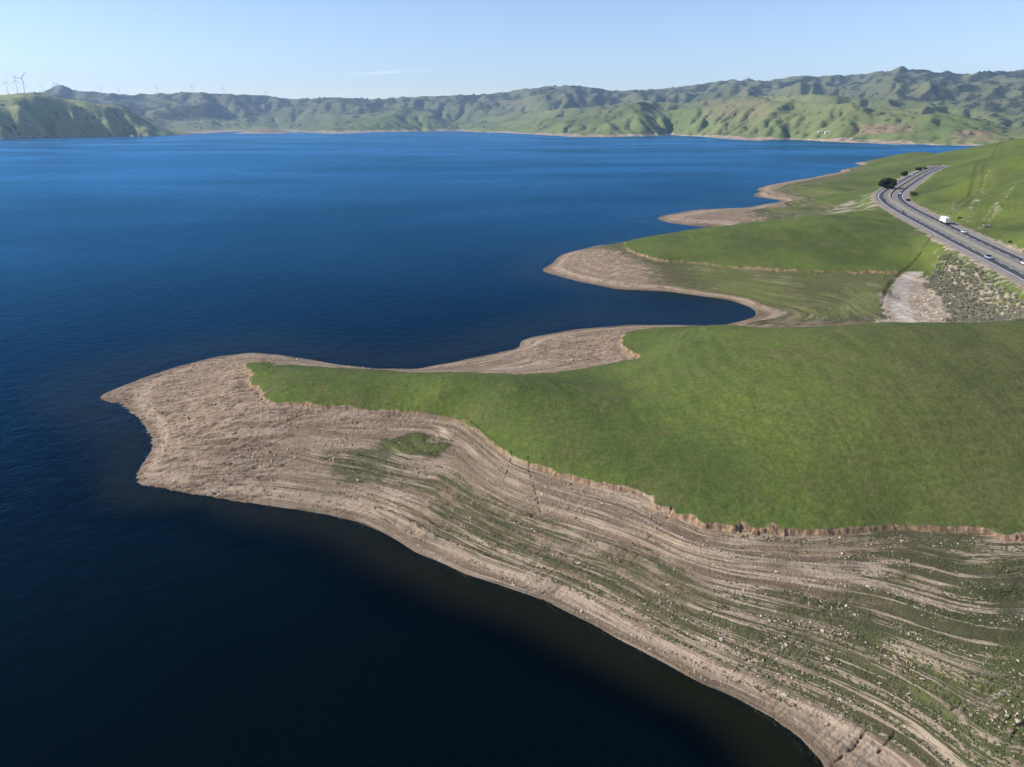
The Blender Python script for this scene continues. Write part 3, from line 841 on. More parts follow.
# bring crests to their surveyed heights, range by range (a smooth factor along each range)
m1 = rr * h
b2 = sstep(.0, .5, (sm_ - (.5 * .24 + .5 * l2[None, :]) + .02) / .1)
def crest_scale(mask, top, y_of):
    z = np.where(mask > .5, m1, -1e9)
    j = z.argmax(0); zz = z[j, np.arange(nx)]
    Yc = FY[j, np.arange(nx)]
    tgt = height_for(y_of, Yc)
    k = np.clip(tgt / np.maximum(zz, 25), .6, 1.7); print("k", np.round(k[::40], 2), np.round(zz[::40]), np.round(tgt[::40]))
    return smooth1(k, 9)
V2 = interp_v(UC, SK2); V3 = interp_v(UC, SK3); V1 = interp_v(UC, SK1)
lu = sstep(235, 190, U)
for _ in range(2):
    near_m = sm_ < (.24 + .45 * (l2[None, :] - .24))
    k3 = crest_scale(near_m & land, top3, np.where(U < 215, np.minimum(V1, V3), V3))
    k2 = crest_scale(~near_m & land, top2, V2)
    wgt = sstep(-.04, .04, sm_ - (.24 + .45 * (l2[None, :] - .24)))
    print("U", np.round(U[::40]))
    m1 = m1 * (k3[None, :] * (1 - wgt) + k2[None, :] * wgt)
# island
ix, iy = at(266, 133.0, 0)
m1 = np.where(land, np.maximum(m1, 1.0 + 0 * m1), -12)
isl = np.exp(-(((FX - ix) / 260) ** 2 + ((FY - iy) / 330) ** 2) * 1.2) * 48 - 12
m1 = np.maximum(m1, isl)
# tree and scrub cover hugs the ravines and the shaded sides
hp = np.pad(m1 / rr, 1, mode='edge')
gx = (hp[1:-1, 2:] - hp[1:-1, :-2]) / (2 * DX); gy = (hp[2:, 1:-1] - hp[:-2, 1:-1]) / (2 * DY)
lap = (hp[:-2, 1:-1] + hp[2:, 1:-1] + hp[1:-1, :-2] + hp[1:-1, 2:] - 4 * hp[1:-1, 1:-1])
conc = np.clip(lap * 600, -1, 1)
east = np.clip(-(gx * .9 - gy * .25) * 2.2, -1, 1)         # faces turned to the right (north-east) hold more wood
farr = sstep(-.04, .06, sm_ - (.24 + .45 * (l2[None, :] - .24)))
gre = (1 - farr) * (.45 + .55 * sstep(.34, .05, s)) * (1 - .1 * sstep(235, 200, U))[None, :]
m1 = m1 + rr * .0009 * fbm(FTH * 260, FLR * 160, 77, 3) * land * sstep(5, 40, m1)


def hills_material():
    t = NT('hill_cover')
    P = t.pos(); conc = t.attr('conc'); east = t.attr('east'); gre = t.attr('gre'); hz = t.attr('hz'); sc = t.attr('soil')
    n1 = t.noise(P, .0016, 5, .62); n2 = t.noise(P, .007, 5, .65); n3 = t.noise(P, .03, 3, .7)
    grass = t.mix(t.ramp(n1, .36, .64), (.115, .135, .050), (.195, .205, .085))
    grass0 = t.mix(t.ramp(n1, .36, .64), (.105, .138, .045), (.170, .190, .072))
    grass0 = t.mix(t.attr('pale'), grass0, t.mix(t.ramp(n2, .35, .65), (.20, .225, .10), (.30, .31, .155)))  # paler olive grass, lightened further to make up for the slope's shade
    grass = t.mix(gre, t.mix(.6, grass, (.095, .092, .060)), grass0)
    grass = t.mix(t.math('MULTIPLY', t.ramp(n2, .55, .75, 0, .7), t.math('SUBTRACT', 1, gre)), grass, (.16, .135, .085))
    wood = t.math('ADD', t.math('MULTIPLY', conc, .22), t.math('MULTIPLY', east, .42))
    wood = t.math('ADD', wood, t.math('MULTIPLY', t.math('SUBTRACT', n2, .5), 1.5))
    wood = t.math('ADD', wood, t.math('MULTIPLY', t.math('SUBTRACT', n3, .5), 1.1))
    wood = t.math('ADD', t.math('SUBTRACT', wood, t.math('MULTIPLY', gre, .50)), .12)
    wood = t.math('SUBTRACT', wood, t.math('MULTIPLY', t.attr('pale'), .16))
    wf = t.ramp(wood, .0, .22)
    c = t.mix(t.math('MULTIPLY', wf, .85), grass, t.mix(n3, (.016, .024, .013), (.040, .050, .026)))
    c = t.mix(t.math('MULTIPLY', sc, t.ramp(n2, .3, .6)), c, (.26, .18, .12))
    dots = t.ramp(t.voronoi(P, .016), .30, .18)
    c = t.mix(t.math('MULTIPLY', dots, t.ramp(n2, .40, .60, 0, .8)), c, (.025, .034, .018))
    rim = t.math('ADD', hz, t.math('MULTIPLY', t.math('SUBTRACT', n2, .5), 36.0))
    rim = t.math('ADD', rim, t.math('MULTIPLY', t.math('SUBTRACT', n1, .5), 70.0))
    c = t.mix(t.ramp(rim, 12, 8), c, t.mix(t.ramp(n3, .35, .65), (.24, .18, .13), (.40, .32, .25)))
    nb = t.bump(t.math('ADD', t.math('MULTIPLY', n2, 26), t.math('MULTIPLY', n3, 10)), .7, 1.0)
    return t.surf(t.bsdf(c, .95, .08, nb))


soil = np.zeros_like(m1)
def soilpx(u0, u1, v0, v1, a):
    # a patch of bare earth on the far slope: found where the slope lies at that bearing and height
    VV = 383.5 - F * (((m1 - EYE) * CP + FY * SP) / (FY * CP - (m1 - EYE) * SP))
    UU = U[None, :] + 0 * VV
    return a * sstep(u0 - 6, u0 + 8, UU) * sstep(u1 + 6, u1 - 8, UU) * sstep(v0 - 2, v0 + 2, VV) * sstep(v1 + 2, v1 - 2, VV) * (1 - farr)
soil = np.maximum(soilpx(855, 915, 124, 134, .85), soilpx(955, 1000, 131, 141, .8))
soil = np.maximum(soil, .95 * (np.hypot((FX - ix) / 330, (FY - iy) / 420) < 1.2))
soil = np.maximum(soil, soilpx(700, 770, 100, 118, .35))
keepf = (m1[:-1, :-1] > -11) | (m1[1:, 1:] > -11)
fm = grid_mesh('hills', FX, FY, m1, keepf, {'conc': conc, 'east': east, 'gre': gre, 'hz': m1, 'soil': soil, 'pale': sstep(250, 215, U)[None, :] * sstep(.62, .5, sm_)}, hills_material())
tag(link(bpy.data.objects.new('hills', fm)), kind='structure')
print('hills', len(fm.vertices), time.time() - T0)

# ------------------------------------------------------------------ sky, sun, air
SUN_AZ = R(-91)      # bearing from +Y, to the left of the view
SUN_EL = R(33)
w = bpy.data.worlds.new('World'); scene.world = w; w.use_nodes = True
nt = w.node_tree; nt.nodes.clear()
sky = nt.nodes.new('ShaderNodeTexSky'); sky.sky_type = 'NISHITA'; sky.sun_disc = False
sky.sun_elevation = SUN_EL; sky.sun_rotation = SUN_AZ
sky.air_density = 1.0; sky.dust_density = .15; sky.ozone_density = 3.5; sky.altitude = 200
bg = nt.nodes.new('ShaderNodeBackground'); bg.inputs[1].default_value = .116
wo = nt.nodes.new('ShaderNodeOutputWorld')
# a faint torn trail of cirrus low in the sky
tc = nt.nodes.new('ShaderNodeTexCoord')
mpp = nt.nodes.new('ShaderNodeMapping'); mpp.inputs['Rotation'].default_value = (0, R(4), 0)
nt.links.new(tc.outputs['Generated'], mpp.inputs[0])
sp = nt.nodes.new('ShaderNodeSeparateXYZ'); nt.links.new(mpp.outputs[0], sp.inputs[0])
def wm_(op, a, b):
    n_ = nt.nodes.new('ShaderNodeMath'); n_.operation = op
    for i, q in enumerate((a, b)):
        if isinstance(q, bpy.types.NodeSocket): nt.links.new(q, n_.inputs[i])
        else: n_.inputs[i].default_value = q
    return n_.outputs[0]
def bell(sock, c, w_): return wm_('POWER', 2.718, wm_('MULTIPLY', wm_('POWER', wm_('ABSOLUTE', wm_('DIVIDE', wm_('SUBTRACT', sock, c), w_), 0), 2), -1))
nzz = nt.nodes.new('ShaderNodeTexNoise'); nzz.inputs['Scale'].default_value = 26; nzz.inputs['Detail'].default_value = 5
mp3 = nt.nodes.new('ShaderNodeMapping'); mp3.inputs['Scale'].default_value = (1, 1, 5); nt.links.new(mpp.outputs[0], mp3.inputs[0]); nt.links.new(mp3.outputs[0], nzz.inputs[0])
cf = wm_('MULTIPLY', wm_('MULTIPLY', bell(sp.outputs[0], -.165, .045), bell(sp.outputs[2], .0745, .0018)), wm_('MULTIPLY', nzz.outputs['Fac'], .5))
cf = wm_('MULTIPLY', cf, wm_('GREATER_THAN', sp.outputs[1], 0))
mxw = nt.nodes.new('ShaderNodeMix'); mxw.data_type = 'RGBA'
nt.links.new(cf, mxw.inputs[0]); nt.links.new(sky.outputs[0], mxw.inputs[6]); mxw.inputs[7].default_value = (9, 9.3, 9.6, 1)
tn = nt.nodes.new('ShaderNodeMix'); tn.data_type = 'RGBA'; tn.blend_type = 'MULTIPLY'; tn.inputs[0].default_value = 1; tn.inputs[7].default_value = (1.0, .945, 1.01, 1)
nt.links.new(mxw.outputs[2], tn.inputs[6]); nt.links.new(tn.outputs[2], bg.inputs[0]); nt.links.new(bg.outputs[0], wo.inputs[0])
sd = bpy.data.lights.new('sun', 'SUN'); sd.energy = 4.8; sd.angle = R(.5); sd.color = (1.0, .93, .82)
so_ = link(bpy.data.objects.new('sun', sd))
from mathutils import Vector
sv = Vector((math.sin(SUN_AZ) * math.cos(SUN_EL), math.cos(SUN_AZ) * math.cos(SUN_EL), math.sin(SUN_EL)))
so_.rotation_euler = sv.to_track_quat('Z', 'Y').to_euler()
so_.location = sv * 300
vs = scene.view_settings
vs.view_transform = 'Standard'; vs.look = 'None'; vs.gamma = 1; vs.use_curve_mapping = False; vs.exposure = .6

HAZE = True
if HAZE:
    bm = bmesh.new(); bmesh.ops.create_cube(bm, size=1)
    x0, x1, y0, y1, z0, z1 = -18000, 18000, -18000, 18000, -32, 1150
    for v in bm.verts:
        v.co = ((x0 + x1) / 2 + v.co.x * (x1 - x0), (y0 + y1) / 2 + v.co.y * (y1 - y0), (z0 + z1) / 2 + v.co.z * (z1 - z0))
    me = bpy.data.meshes.new('haze'); bm.to_mesh(me); bm.free()
    t = NT('air')
    pv = t.n('ShaderNodeVolumePrincipled'); t.set(pv, 'Color', (.45, .68, 1.0, 1)); t.set(pv, 'Density', 3.5e-5); t.set(pv, 'Anisotropy', .2)
    t.t.links.new(pv.outputs[0], t.out.inputs['Volume'])
    me.materials.append(t.m)
    tag(link(bpy.data.objects.new('haze', me)), kind='stuff')
scene.cycles.max_bounces = 6; scene.cycles.diffuse_bounces = 2; scene.cycles.glossy_bounces = 2
scene.cycles.transparent_max_bounces = 8; scene.cycles.volume_bounces = 0
# ------------------------------------------------------------------ small tools for the things
def ground_z(x, y):
    return float(terrain(np.array([[x]], float), np.array([[y]], float))[0][0, 0])


def on_ground(u, v, h0=18.0):
    """walk the line of sight until it meets the ground"""
    h = h0
    for _ in range(30):
        x, y = at(u, v, h)
        h = .5 * h + .5 * ground_z(x, y)
    x, y = at(u, v, h)
    return x, y, ground_z(x, y)


def bm_obj(name, bm, mat, parent=None, loc=(0, 0, 0), smooth=False):
    bmesh.ops.recalc_face_normals(bm, faces=bm.faces)
    me = bpy.data.meshes.new(name); bm.to_mesh(me); bm.free()
    if smooth:
        for p in me.polygons: p.use_smooth = True
    me.materials.append(mat)
    o = bpy.data.objects.new(name, me); link(o, parent); o.location = loc
    return o


def empty(name, loc, rz=0.0):
    o = bpy.data.objects.new(name, None); link(o); o.location = loc; o.rotation_euler = (0, 0, rz); o.empty_display_size = .5
    return o


def box(bm, cx, cy, cz, sx, sy, sz, bev=0.0):
    r = bmesh.ops.create_cube(bm, size=1)
    for v in r['verts']:
        v.co = (cx + v.co.x * sx, cy + v.co.y * sy, cz + v.co.z * sz)
    if bev > 0:
        es = list({e for v in r['verts'] for e in v.link_edges})
        bmesh.ops.bevel(bm, geom=es, offset=bev, segments=2, affect='EDGES')


def cone(bm, p0, p1, r0, r1, n=12):
    p0 = Vector(p0); p1 = Vector(p1); d = p1 - p0
    r = bmesh.ops.create_cone(bm, cap_ends=True, segments=n, radius1=r0, radius2=r1, depth=d.length)
    q = d.to_track_quat('Z', 'Y')
    for v in r['verts']: v.co = q @ v.co + (p0 + p1) / 2


def copy_tree(o, parent=None):
    c = o.copy(); col.objects.link(c); c.parent = parent
    for ch in list(o.children): copy_tree(ch, c)
    return c


# ------------------------------------------------------------------ highway
d_ = np.gradient(road_c, axis=0); d_ /= np.hypot(d_[:, 0], d_[:, 1])[:, None]
nrm = np.stack([-d_[:, 1], d_[:, 0]], -1)            # to the lake side


def strip(offs, z, i0=0, i1=None, mat_of=None):
    P = road_c[i0:i1]; N = nrm[i0:i1]
    V = []; Fc = []; M = []
    k = len(offs)
    for j in range(len(P)):
        for o in offs:
            V.append((P[j, 0] + N[j, 0] * o, P[j, 1] + N[j, 1] * o, z))
    for j in range(len(P) - 1):
        for i in range(k - 1):
            Fc.append((j * k + i, j * k + i + 1, (j + 1) * k + i + 1, (j + 1) * k + i)); M.append(mat_of[i] if mat_of else 0)
    return V, Fc, M


def asphalt(name, c, c2):
    t = NT(name); P = t.pos()
    a = t.noise(P, .25, 4, .65); b_ = t.noise(P, 2.5, 3, .6)
    cc = t.mix(t.ramp(a, .35, .65), c, c2)
    cc = t.mix(t.ramp(b_, .3, .7, 0, .35), cc, [x * .6 for x in c])
    return t.surf(t.bsdf(cc, .9, .2))


m_dark = asphalt('asphalt_dark', (.052, .050, .056), (.078, .075, .080))
m_mid = asphalt('asphalt_worn', (.175, .165, .155), (.235, .22, .205))
m_sh = asphalt('shoulder_chipseal', (.20, .19, .185), (.26, .25, .24))
m_med = asphalt('median_gravel', (.24, .215, .18), (.31, .28, .235))
offs = [11.4, 8.9, 5.2, 1.9, 1.3, -1.3, -1.9, -5.2, -8.9, -11.4]
mats = [2, 0, 1, 2, 3, 2, 1, 0, 2]
V, Fc, M = strip(offs, ROAD_H, mat_of=mats)
# a real edge, so the road is a slab
me = bpy.data.meshes.new('road'); me.from_pydata(V, [], Fc)
for m in (m_dark, m_mid, m_sh, m_med): me.materials.append(m)
me.polygons.foreach_set('material_index', M); me.update()
road = tag(link(bpy.data.objects.new('road', me)), kind='structure')
sol_ = road.modifiers.new('slab', 'SOLIDIFY'); sol_.thickness = .25; sol_.offset = -1 if me.polygons[0].normal.z > 0 else 1
wh = simple_mat('line_paint_white', (.72, .72, .70), .7, .3); ye = simple_mat('line_paint_yellow', (.62, .42, .06), .7, .3)
for nm, offl, mt in (('edge_line', (9.0, -9.0), wh), ('median_line', (1.75, -1.75), ye)):
    VV = []; FF = []
    for o in offl:
        v, f, _ = strip([o + .12, o - .12], ROAD_H + .008)
        b0 = len(VV); VV += v; FF += [tuple(i + b0 for i in q) for q in f]
    me = bpy.data.meshes.new(nm); me.from_pydata(VV, [], FF); me.materials.append(mt); me.update()
    tag(link(bpy.data.objects.new('road_marking', me)), kind='structure')
VV = []; FF = []
for o in (5.25, -5.25):
    for j in range(0, len(road_c) - 1, 3):
        v, f, _ = strip([o + .1, o - .1], ROAD_H + .008, j, j + 2)
        b0 = len(VV); VV += v; FF += [tuple(i + b0 for i in q) for q in f]
me = bpy.data.meshes.new('lane_line'); me.from_pydata(VV, [], FF); me.materials.append(wh); me.update()
tag(link(bpy.data.objects.new('road_marking', me)), kind='structure')

# concrete barrier along the median
prof = [(-.30, 0), (-.24, .12), (-.10, .34), (-.08, .82), (.08, .82), (.10, .34), (.24, .12), (.30, 0)]
VV = []; FF = []
for j in range(len(road_c)):
    for (o, z) in prof:
        VV.append((road_c[j, 0] + nrm[j, 0] * o, road_c[j, 1] + nrm[j, 1] * o, ROAD_H + z + .002))
k = len(prof)
for j in range(len(road_c) - 1):
    for i in range(k - 1):
        FF.append((j * k + i, (j + 1) * k + i, (j + 1) * k + i + 1, j * k + i + 1))
me = bpy.data.meshes.new('median_barrier'); me.from_pydata(VV, [], FF); me.materials.append(simple_mat('barrier_concrete', (.16, .15, .14), .9, .2)); me.update()
tag(link(bpy.data.objects.new('median_barrier', me)), 'long low concrete barrier down the middle of the highway', 'barrier')

# guard rail on the lake side of the bend
i0 = int(np.argmin(np.hypot(road_c[:, 0] - 275, road_c[:, 1] - 520))); i1 = i0 + 46
gr = empty('guardrail', (road_c[i0, 0] + nrm[i0, 0] * 11.2, road_c[i0, 1] + nrm[i0, 1] * 11.2, ROAD_H))
tag(gr, 'steel guardrail round the outside of the highway bend, lake side', 'guardrail')
mgal = simple_mat('galvanised_steel', (.42, .43, .44), .5, .5, .5)
gl0 = gr.location.copy()
bm = bmesh.new(); prev = None
for j in range(i0, i1):
    p = Vector((road_c[j, 0] + nrm[j, 0] * 11.2, road_c[j, 1] + nrm[j, 1] * 11.2, ROAD_H)) - gl0
    ring = [bm.verts.new(p + Vector((nrm[j, 0] * a, nrm[j, 1] * a, z))) for a, z in ((-.03, .45), (.03, .52), (-.03, .60), (.03, .68), (-.03, .75), (-.06, .75), (0, .68), (-.06, .60), (0, .52), (-.06, .45))]
    if prev:
        for i in range(10): bm.faces.new((prev[i], prev[(i + 1) % 10], ring[(i + 1) % 10], ring[i]))
    prev = ring
bm_obj('rail', bm, mgal, gr)
mpost = simple_mat('weathered_wood', (.16, .12, .09), .9, .2)
post_me = None
for j in range(i0, i1, 1):
    p = Vector((road_c[j, 0] + nrm[j, 0] * 11.34, road_c[j, 1] + nrm[j, 1] * 11.34, ROAD_H)) - gl0
    if post_me is None:
        bm = bmesh.new(); box(bm, 0, 0, .1, .2, .15, 1.4, .01); o = bm_obj('post', bm, mpost, gr); post_me = o.data
    else:
        o = link(bpy.data.objects.new('post', post_me), gr)
    o.location = p

# ------------------------------------------------------------------ vehicles
m_tyre = simple_mat('tyre_rubber', (.02, .02, .02), .9, .2)
m_rim = simple_mat('wheel_metal', (.35, .35, .36), .4, .5, .8)
m_glass = simple_mat('window_glass', (.015, .018, .022), .08, .6)
m_lamp = simple_mat('lamp_red', (.35, .01, .01), .3, .5)
m_head = simple_mat('lamp_clear', (.7, .7, .68), .2, .5)


def paint(name, c): return simple_mat(name, c, .3, .5, 0, .04)


def wheels(root, xs, w, r, tw=.24):
    for x in xs:
        for s in (-1, 1):
            bm = bmesh.new(); cone(bm, (x, s * (w / 2 - tw), r), (x, s * w / 2, r), r, r, 20)
            wl = bm_obj('wheel', bm, m_tyre, root)
            bm = bmesh.new(); cone(bm, (x, s * (w / 2 - .02), r), (x, s * (w / 2 + .015), r), r * .58, r * .5, 16)
            bm_obj('rim', bm, m_rim, wl)


def loft(bm, secs):
    """secs: list of (x, [(y,z)...]) rings of equal length, closed at both ends"""
    prev = None
    for x, ring in secs:
        cur = [bm.verts.new((x, y, z)) for y, z in ring]
        if prev:
            n_ = len(cur)
            for i in range(n_): bm.faces.new((prev[i], prev[(i + 1) % n_], cur[(i + 1) % n_], cur[i]))
        else: bm.faces.new(cur)
        prev = cur
    bm.faces.new(prev)


def car(kind, m):
    L, W = (5.6, 1.95) if kind == 'pickup' else (4.6, 1.82)
    root = empty({'pickup': 'pickup_truck', 'van': 'van'}.get(kind, 'car'), (0, 0, 0))
    hh_ = {'pickup': 1.05, 'van': 1.1}.get(kind, .92)

    def ring(w, z0, z1): return [(-w / 2, z0 + .1), (-w / 2 - .0, (z0 + z1) / 2), (-w / 2 + .08, z1), (w / 2 - .08, z1), (w / 2, (z0 + z1) / 2), (w / 2, z0 + .1), (w / 2 - .1, z0), (-w / 2 + .1, z0)]
    bm = bmesh.new()
    loft(bm, [(-L / 2, ring(W * .86, .38, hh_ * .86)), (-L / 2 + .15, ring(W * .97, .28, hh_ * .95)), (-L * .2, ring(W, .25, hh_)), (L * .18, ring(W, .25, hh_ * .98)),
              (L / 2 - .5, ring(W * .97, .26, hh_ * .86)), (L / 2 - .08, ring(W * .88, .32, hh_ * .72)), (L / 2, ring(W * .8, .4, hh_ * .62))])
    body = bm_obj('body', bm, m, root, smooth=False)
    x0, x1, top = {'pickup': (-.55, 1.35, 1.85), 'van': (-2.15, 1.5, 1.95)}.get(kind, (-1.9, 1.05, 1.46))
    bm = bmesh.new(); wt = W * .80
    loft(bm, [(x0, [(-W * .45, hh_ - .03), (-W * .45, hh_), (W * .45, hh_), (W * .45, hh_ - .03)]), (x0 + (.12 if kind != 'car' else .55), [(-W * .45, hh_ - .03), (-wt / 2, top - .05), (wt / 2, top - .05), (W * .45, hh_ - .03)]),
              (x1 - .75, [(-W * .45, hh_ - .03), (-wt / 2, top - .03), (wt / 2, top - .03), (W * .45, hh_ - .03)]), (x1, [(-W * .45, hh_ - .03), (-W * .45, hh_ - .005), (W * .45, hh_ - .005), (W * .45, hh_ - .03)])])
    bm_obj('windows', bm, m_glass, root)
    bm = bmesh.new(); box(bm, (x0 + x1) / 2 - .1 + (.02 if kind != 'car' else .12), 0, top, (x1 - x0) - (.95 if kind != 'car' else 1.35), wt - .03, .07, .02)
    bm_obj('roof', bm, m, root)
    for s in (-1, 1):
        bm = bmesh.new(); box(bm, L / 2 - .06, s * W * .33, hh_ * .66, .12, .32, .14, .02); bm_obj('headlight', bm, m_head, root)
        bm = bmesh.new(); box(bm, -L / 2 + .05, s * W * .36, hh_ * .8, .1, .22, .16, .02); bm_obj('tail_light', bm, m_lamp, root)
    wheels(root, (-L * .3, L * .31), W, .34 if kind == 'car' else .38)
    return root


def place_on_road(root, u, v, off, away, label, cat, group='vehicles driving on the highway', s_off=0):
    x, y = at(u, v, ROAD_H + .7)
    j = int(np.argmin(np.hypot(road_c[:, 0] - x, road_c[:, 1] - y)))
    j = max(1, min(len(road_c) - 2, j))
    p = road_c[j] + nrm[j] * off
    p = p + d_[j] * float(np.dot(np.array([x, y]) - road_c[j], d_[j]))
    root.location = (p[0], p[1], ROAD_H + .003)
    dx, dy = d_[j] if away else -d_[j]
    root.rotation_euler = (0, 0, math.atan2(dy, dx))
    tag(root, label, cat, group)


# articulated lorry, white box trailer
white = paint('paint_white', (.80, .80, .79)); silver = paint('paint_silver', (.24, .30, .36)); blue = paint('paint_dark_blue', (.03, .05, .10)); grey = paint('paint_grey', (.13, .14, .15))
tr = empty('box_truck', (0, 0, 0))
bm = bmesh.new(); box(bm, -2.3, 0, 2.55, 11.2, 2.55, 2.85, .04); bx_ = bm_obj('trailer_box', bm, white, tr)
bm = bmesh.new(); box(bm, -7.92, 0, 2.52, .05, 2.4, 2.7, .01)
bm_obj('rear_door', bm, simple_mat('door_shade_grey', (.30, .30, .31), .5, .4), tr)  # rear of the white box greyed, its shade put into the colour
bm = bmesh.new(); box(bm, -.5, 0, .95, 14.6, 1.0, .3, .02); bm_obj('chassis', bm, grey, tr)
bm = bmesh.new()
loft(bm, [(4.0, [(-1.2, .7), (-1.2, 3.3), (1.2, 3.3), (1.2, .7)]), (5.6, [(-1.2, .7), (-1.15, 3.2), (1.15, 3.2), (1.2, .7)]), (6.1, [(-1.2, .7), (-1.15, 2.1), (1.15, 2.1), (1.2, .7)]), (7.4, [(-1.0, .6), (-.95, 1.8), (.95, 1.8), (1.0, .6)])])
cb = bm_obj('cab', bm, paint('paint_cab', (.5, .5, .5)), tr)
bm = bmesh.new(); loft(bm, [(5.66, [(-1.0, 2.35), (-1.0, 3.08), (1.0, 3.08), (1.0, 2.35)]), (6.08, [(-1.0, 2.2), (-1.0, 2.25), (1.0, 2.25), (1.0, 2.2)])])
bm_obj('windscreen', bm, m_glass, tr)
wheels(tr, (-6.6, -5.4, 3.0, 4.1, 6.5), 2.5, .5, .3)
place_on_road(tr, 948, 222, -7.0, True, 'long white box truck on the uphill side of the highway, largest vehicle on the road', 'truck')

place_on_road(car('car', white), 958, 231, -7.0, True, 'small white car just behind the big white truck', 'car')
place_on_road(car('pickup', silver), 992, 257, 6.8, False, 'silver blue pickup coming down the lake side lanes near the right edge', 'pickup')
place_on_road(car('car', paint('paint_white_b', (.74, .75, .76))), 1022, 262.5, -3.6, True, 'white car cut by the right edge of the photo, uphill side lanes', 'car')
place_on_road(car('pickup', blue), 882.5, 200, 7.2, False, 'dark blue pickup on the outer lane of the highway bend', 'pickup')
place_on_road(car('car', white), 897.8, 193, -7.0, True, 'white car on the inner side of the highway bend', 'car')
place_on_road(car('car', grey), 903, 212, 6.5, False, 'dark grey car on lake side lanes just below the bend', 'car')
place_on_road(car('car', silver), 915.7, 179, -6.6, True, 'pale silver car above the bend on the uphill side lanes', 'car')
place_on_road(car('van', white), 910.5, 174.5, 6.8, False, 'white van coming down past the small dark roadside tree', 'van')
place_on_road(car('car', paint('paint_pale_grey', (.6, .6, .6))), 897, 182.3, 7.2, False, 'pale car beside the large round dark tree', 'car')

# ------------------------------------------------------------------ trees and shrubs
def leaf_mat(name, a, b_):
    t = NT(name)
    g = t.n('ShaderNodeNewGeometry')
    rnd = t.n('ShaderNodeObjectInfo').outputs['Random']
    nz = t.noise(g.outputs['Position'], .8, 3, .6)
    c = t.mix(t.ramp(nz, .35, .65), a, b_)
    c = t.mix(t.math('MULTIPLY', rnd, .35), c, [(x + y) * .8 for x, y in zip(a, b_)])
    return t.surf(t.bsdf(c, .8, .15))


m_bark = simple_mat('bark', (.10, .08, .06), .95, .1)
m_oak = leaf_mat('oak_leaves', (.010, .016, .008), (.028, .038, .016))
m_bush = leaf_mat('bush_leaves', (.030, .036, .018), (.070, .075, .038))
m_sage = leaf_mat('sage_leaves', (.14, .14, .10), (.25, .24, .18))
m_weed = leaf_mat('weed_leaves', (.070, .082, .034), (.130, .145, .060))


def leaves(n_, shape, size, rg):
    """n_ small leaf faces spread through lobes; shape: list of (cx,cy,cz,rx,ry,rz)"""
    S_ = np.array(shape, float)
    wgt = S_[:, 3] * S_[:, 4] * S_[:, 5]; pick = rg.choice(len(S_), n_, p=wgt / wgt.sum())
    d = rg.normal(size=(n_, 3)); d /= np.linalg.norm(d, axis=1)[:, None]
    rad = rg.uniform(.55, 1.06, n_) ** .6
    c = S_[pick, :3] + d * rad[:, None] * S_[pick, 3:]
    a = rg.normal(size=(n_, 3)); a -= (a * d).sum(1)[:, None] * d * .6; a /= np.linalg.norm(a, axis=1)[:, None]
    b_ = np.cross(d + .6 * rg.normal(size=(n_, 3)), a); b_ /= np.linalg.norm(b_, axis=1)[:, None]
    sz = size * rg.uniform(.6, 1.4, n_)[:, None]
    V = np.stack([c + a * sz, c + b_ * sz * .7, c - a * sz, c - b_ * sz * .7], 1).reshape(-1, 3)
    return V, np.arange(n_ * 4).reshape(-1, 4)


def tree(u, v, wd, ht, label, cat='tree', name='oak_tree', seed=1, mat=None, off=None, group=None):
    rg = np.random.default_rng(seed)
    x, y, z = on_ground(u, v) if off is None else (*off, ground_z(*off))
    root = empty(name, (x, y, z - .1)); tag(root, label, cat, group)
    tall = name == 'oak_tree'
    bm = bmesh.new()
    tr_h = ht * (.35 if tall else .12)
    cone(bm, (0, 0, -.3), (.1 * wd * .1, 0, tr_h), .035 * wd + .05, .02 * wd + .03, 10)
    lobes = [(0, 0, ht * .42, wd * .34, wd * .32, ht * .36)]
    for i in range(15 if tall else 6):
        a = rg.uniform(0, 6.28); q = wd * rg.uniform(.12, .37)
        cz = ht * rg.uniform(.22, .70); rx = wd * rg.uniform(.09, .20)
        lobes.append((q * math.cos(a), q * math.sin(a), cz, rx, rx, rx * rg.uniform(.7, .95) * min(1, ht / wd * 1.3)))
        cone(bm, (0, 0, tr_h * .8), (q * math.cos(a) * .8, q * math.sin(a) * .8, cz), .016 * wd + .02, .006 * wd, 6)
    bm_obj('trunk', bm, m_bark, root)
    V, Fc_ = leaves(5200 if tall else 1500, lobes, .030 * wd + .02, rg)
    V[:, 2] = np.maximum(V[:, 2], .03)
    link(bpy.data.objects.new('crown', mesh_np('crown', V, Fc_, None, False, mat or m_oak)), root)
    return root


tree(886.5, 188.5, 19, 12.5, 'large round dark tree at the outside of the highway bend', seed=3)
tree(904.0, 176.3, 9, 7.5, 'small dark pointed tree beside the road above the bend', seed=5)
tree(918.5, 170.3, 9, 5.0, 'dark tree left of a low one where the road goes out of sight', seed=6)
tree(924.6, 169.0, 10, 3.2, 'low dark bush right where the road goes out of sight', 'bush', 'bush', 8, m_oak)
tree(913.2, 195.0, 8, 3.4, 'dark bush in the grass inside the bend, the upper one', 'bush', 'bush', 9, m_bush)
tree(908.0, 201.0, 6, 2.4, 'dark bush inside the bend near the road edge, the lower one', 'bush', 'bush', 10, m_bush)
tree(986, 227.5, 6.5, 2.6, 'grey green bush on the bare slope above the road', 'bush', 'bush', 11, m_sage)
tree(1010, 242.6, 2.6, 1.3, 'small dark bush alone on the green slope at the right edge', 'bush', 'bush', 12, m_oak)
tree(961, 213, 3.4, 1.4, 'tiny dark bush on the eroded slope above the white truck', 'bush', 'bush', 13, m_bush)

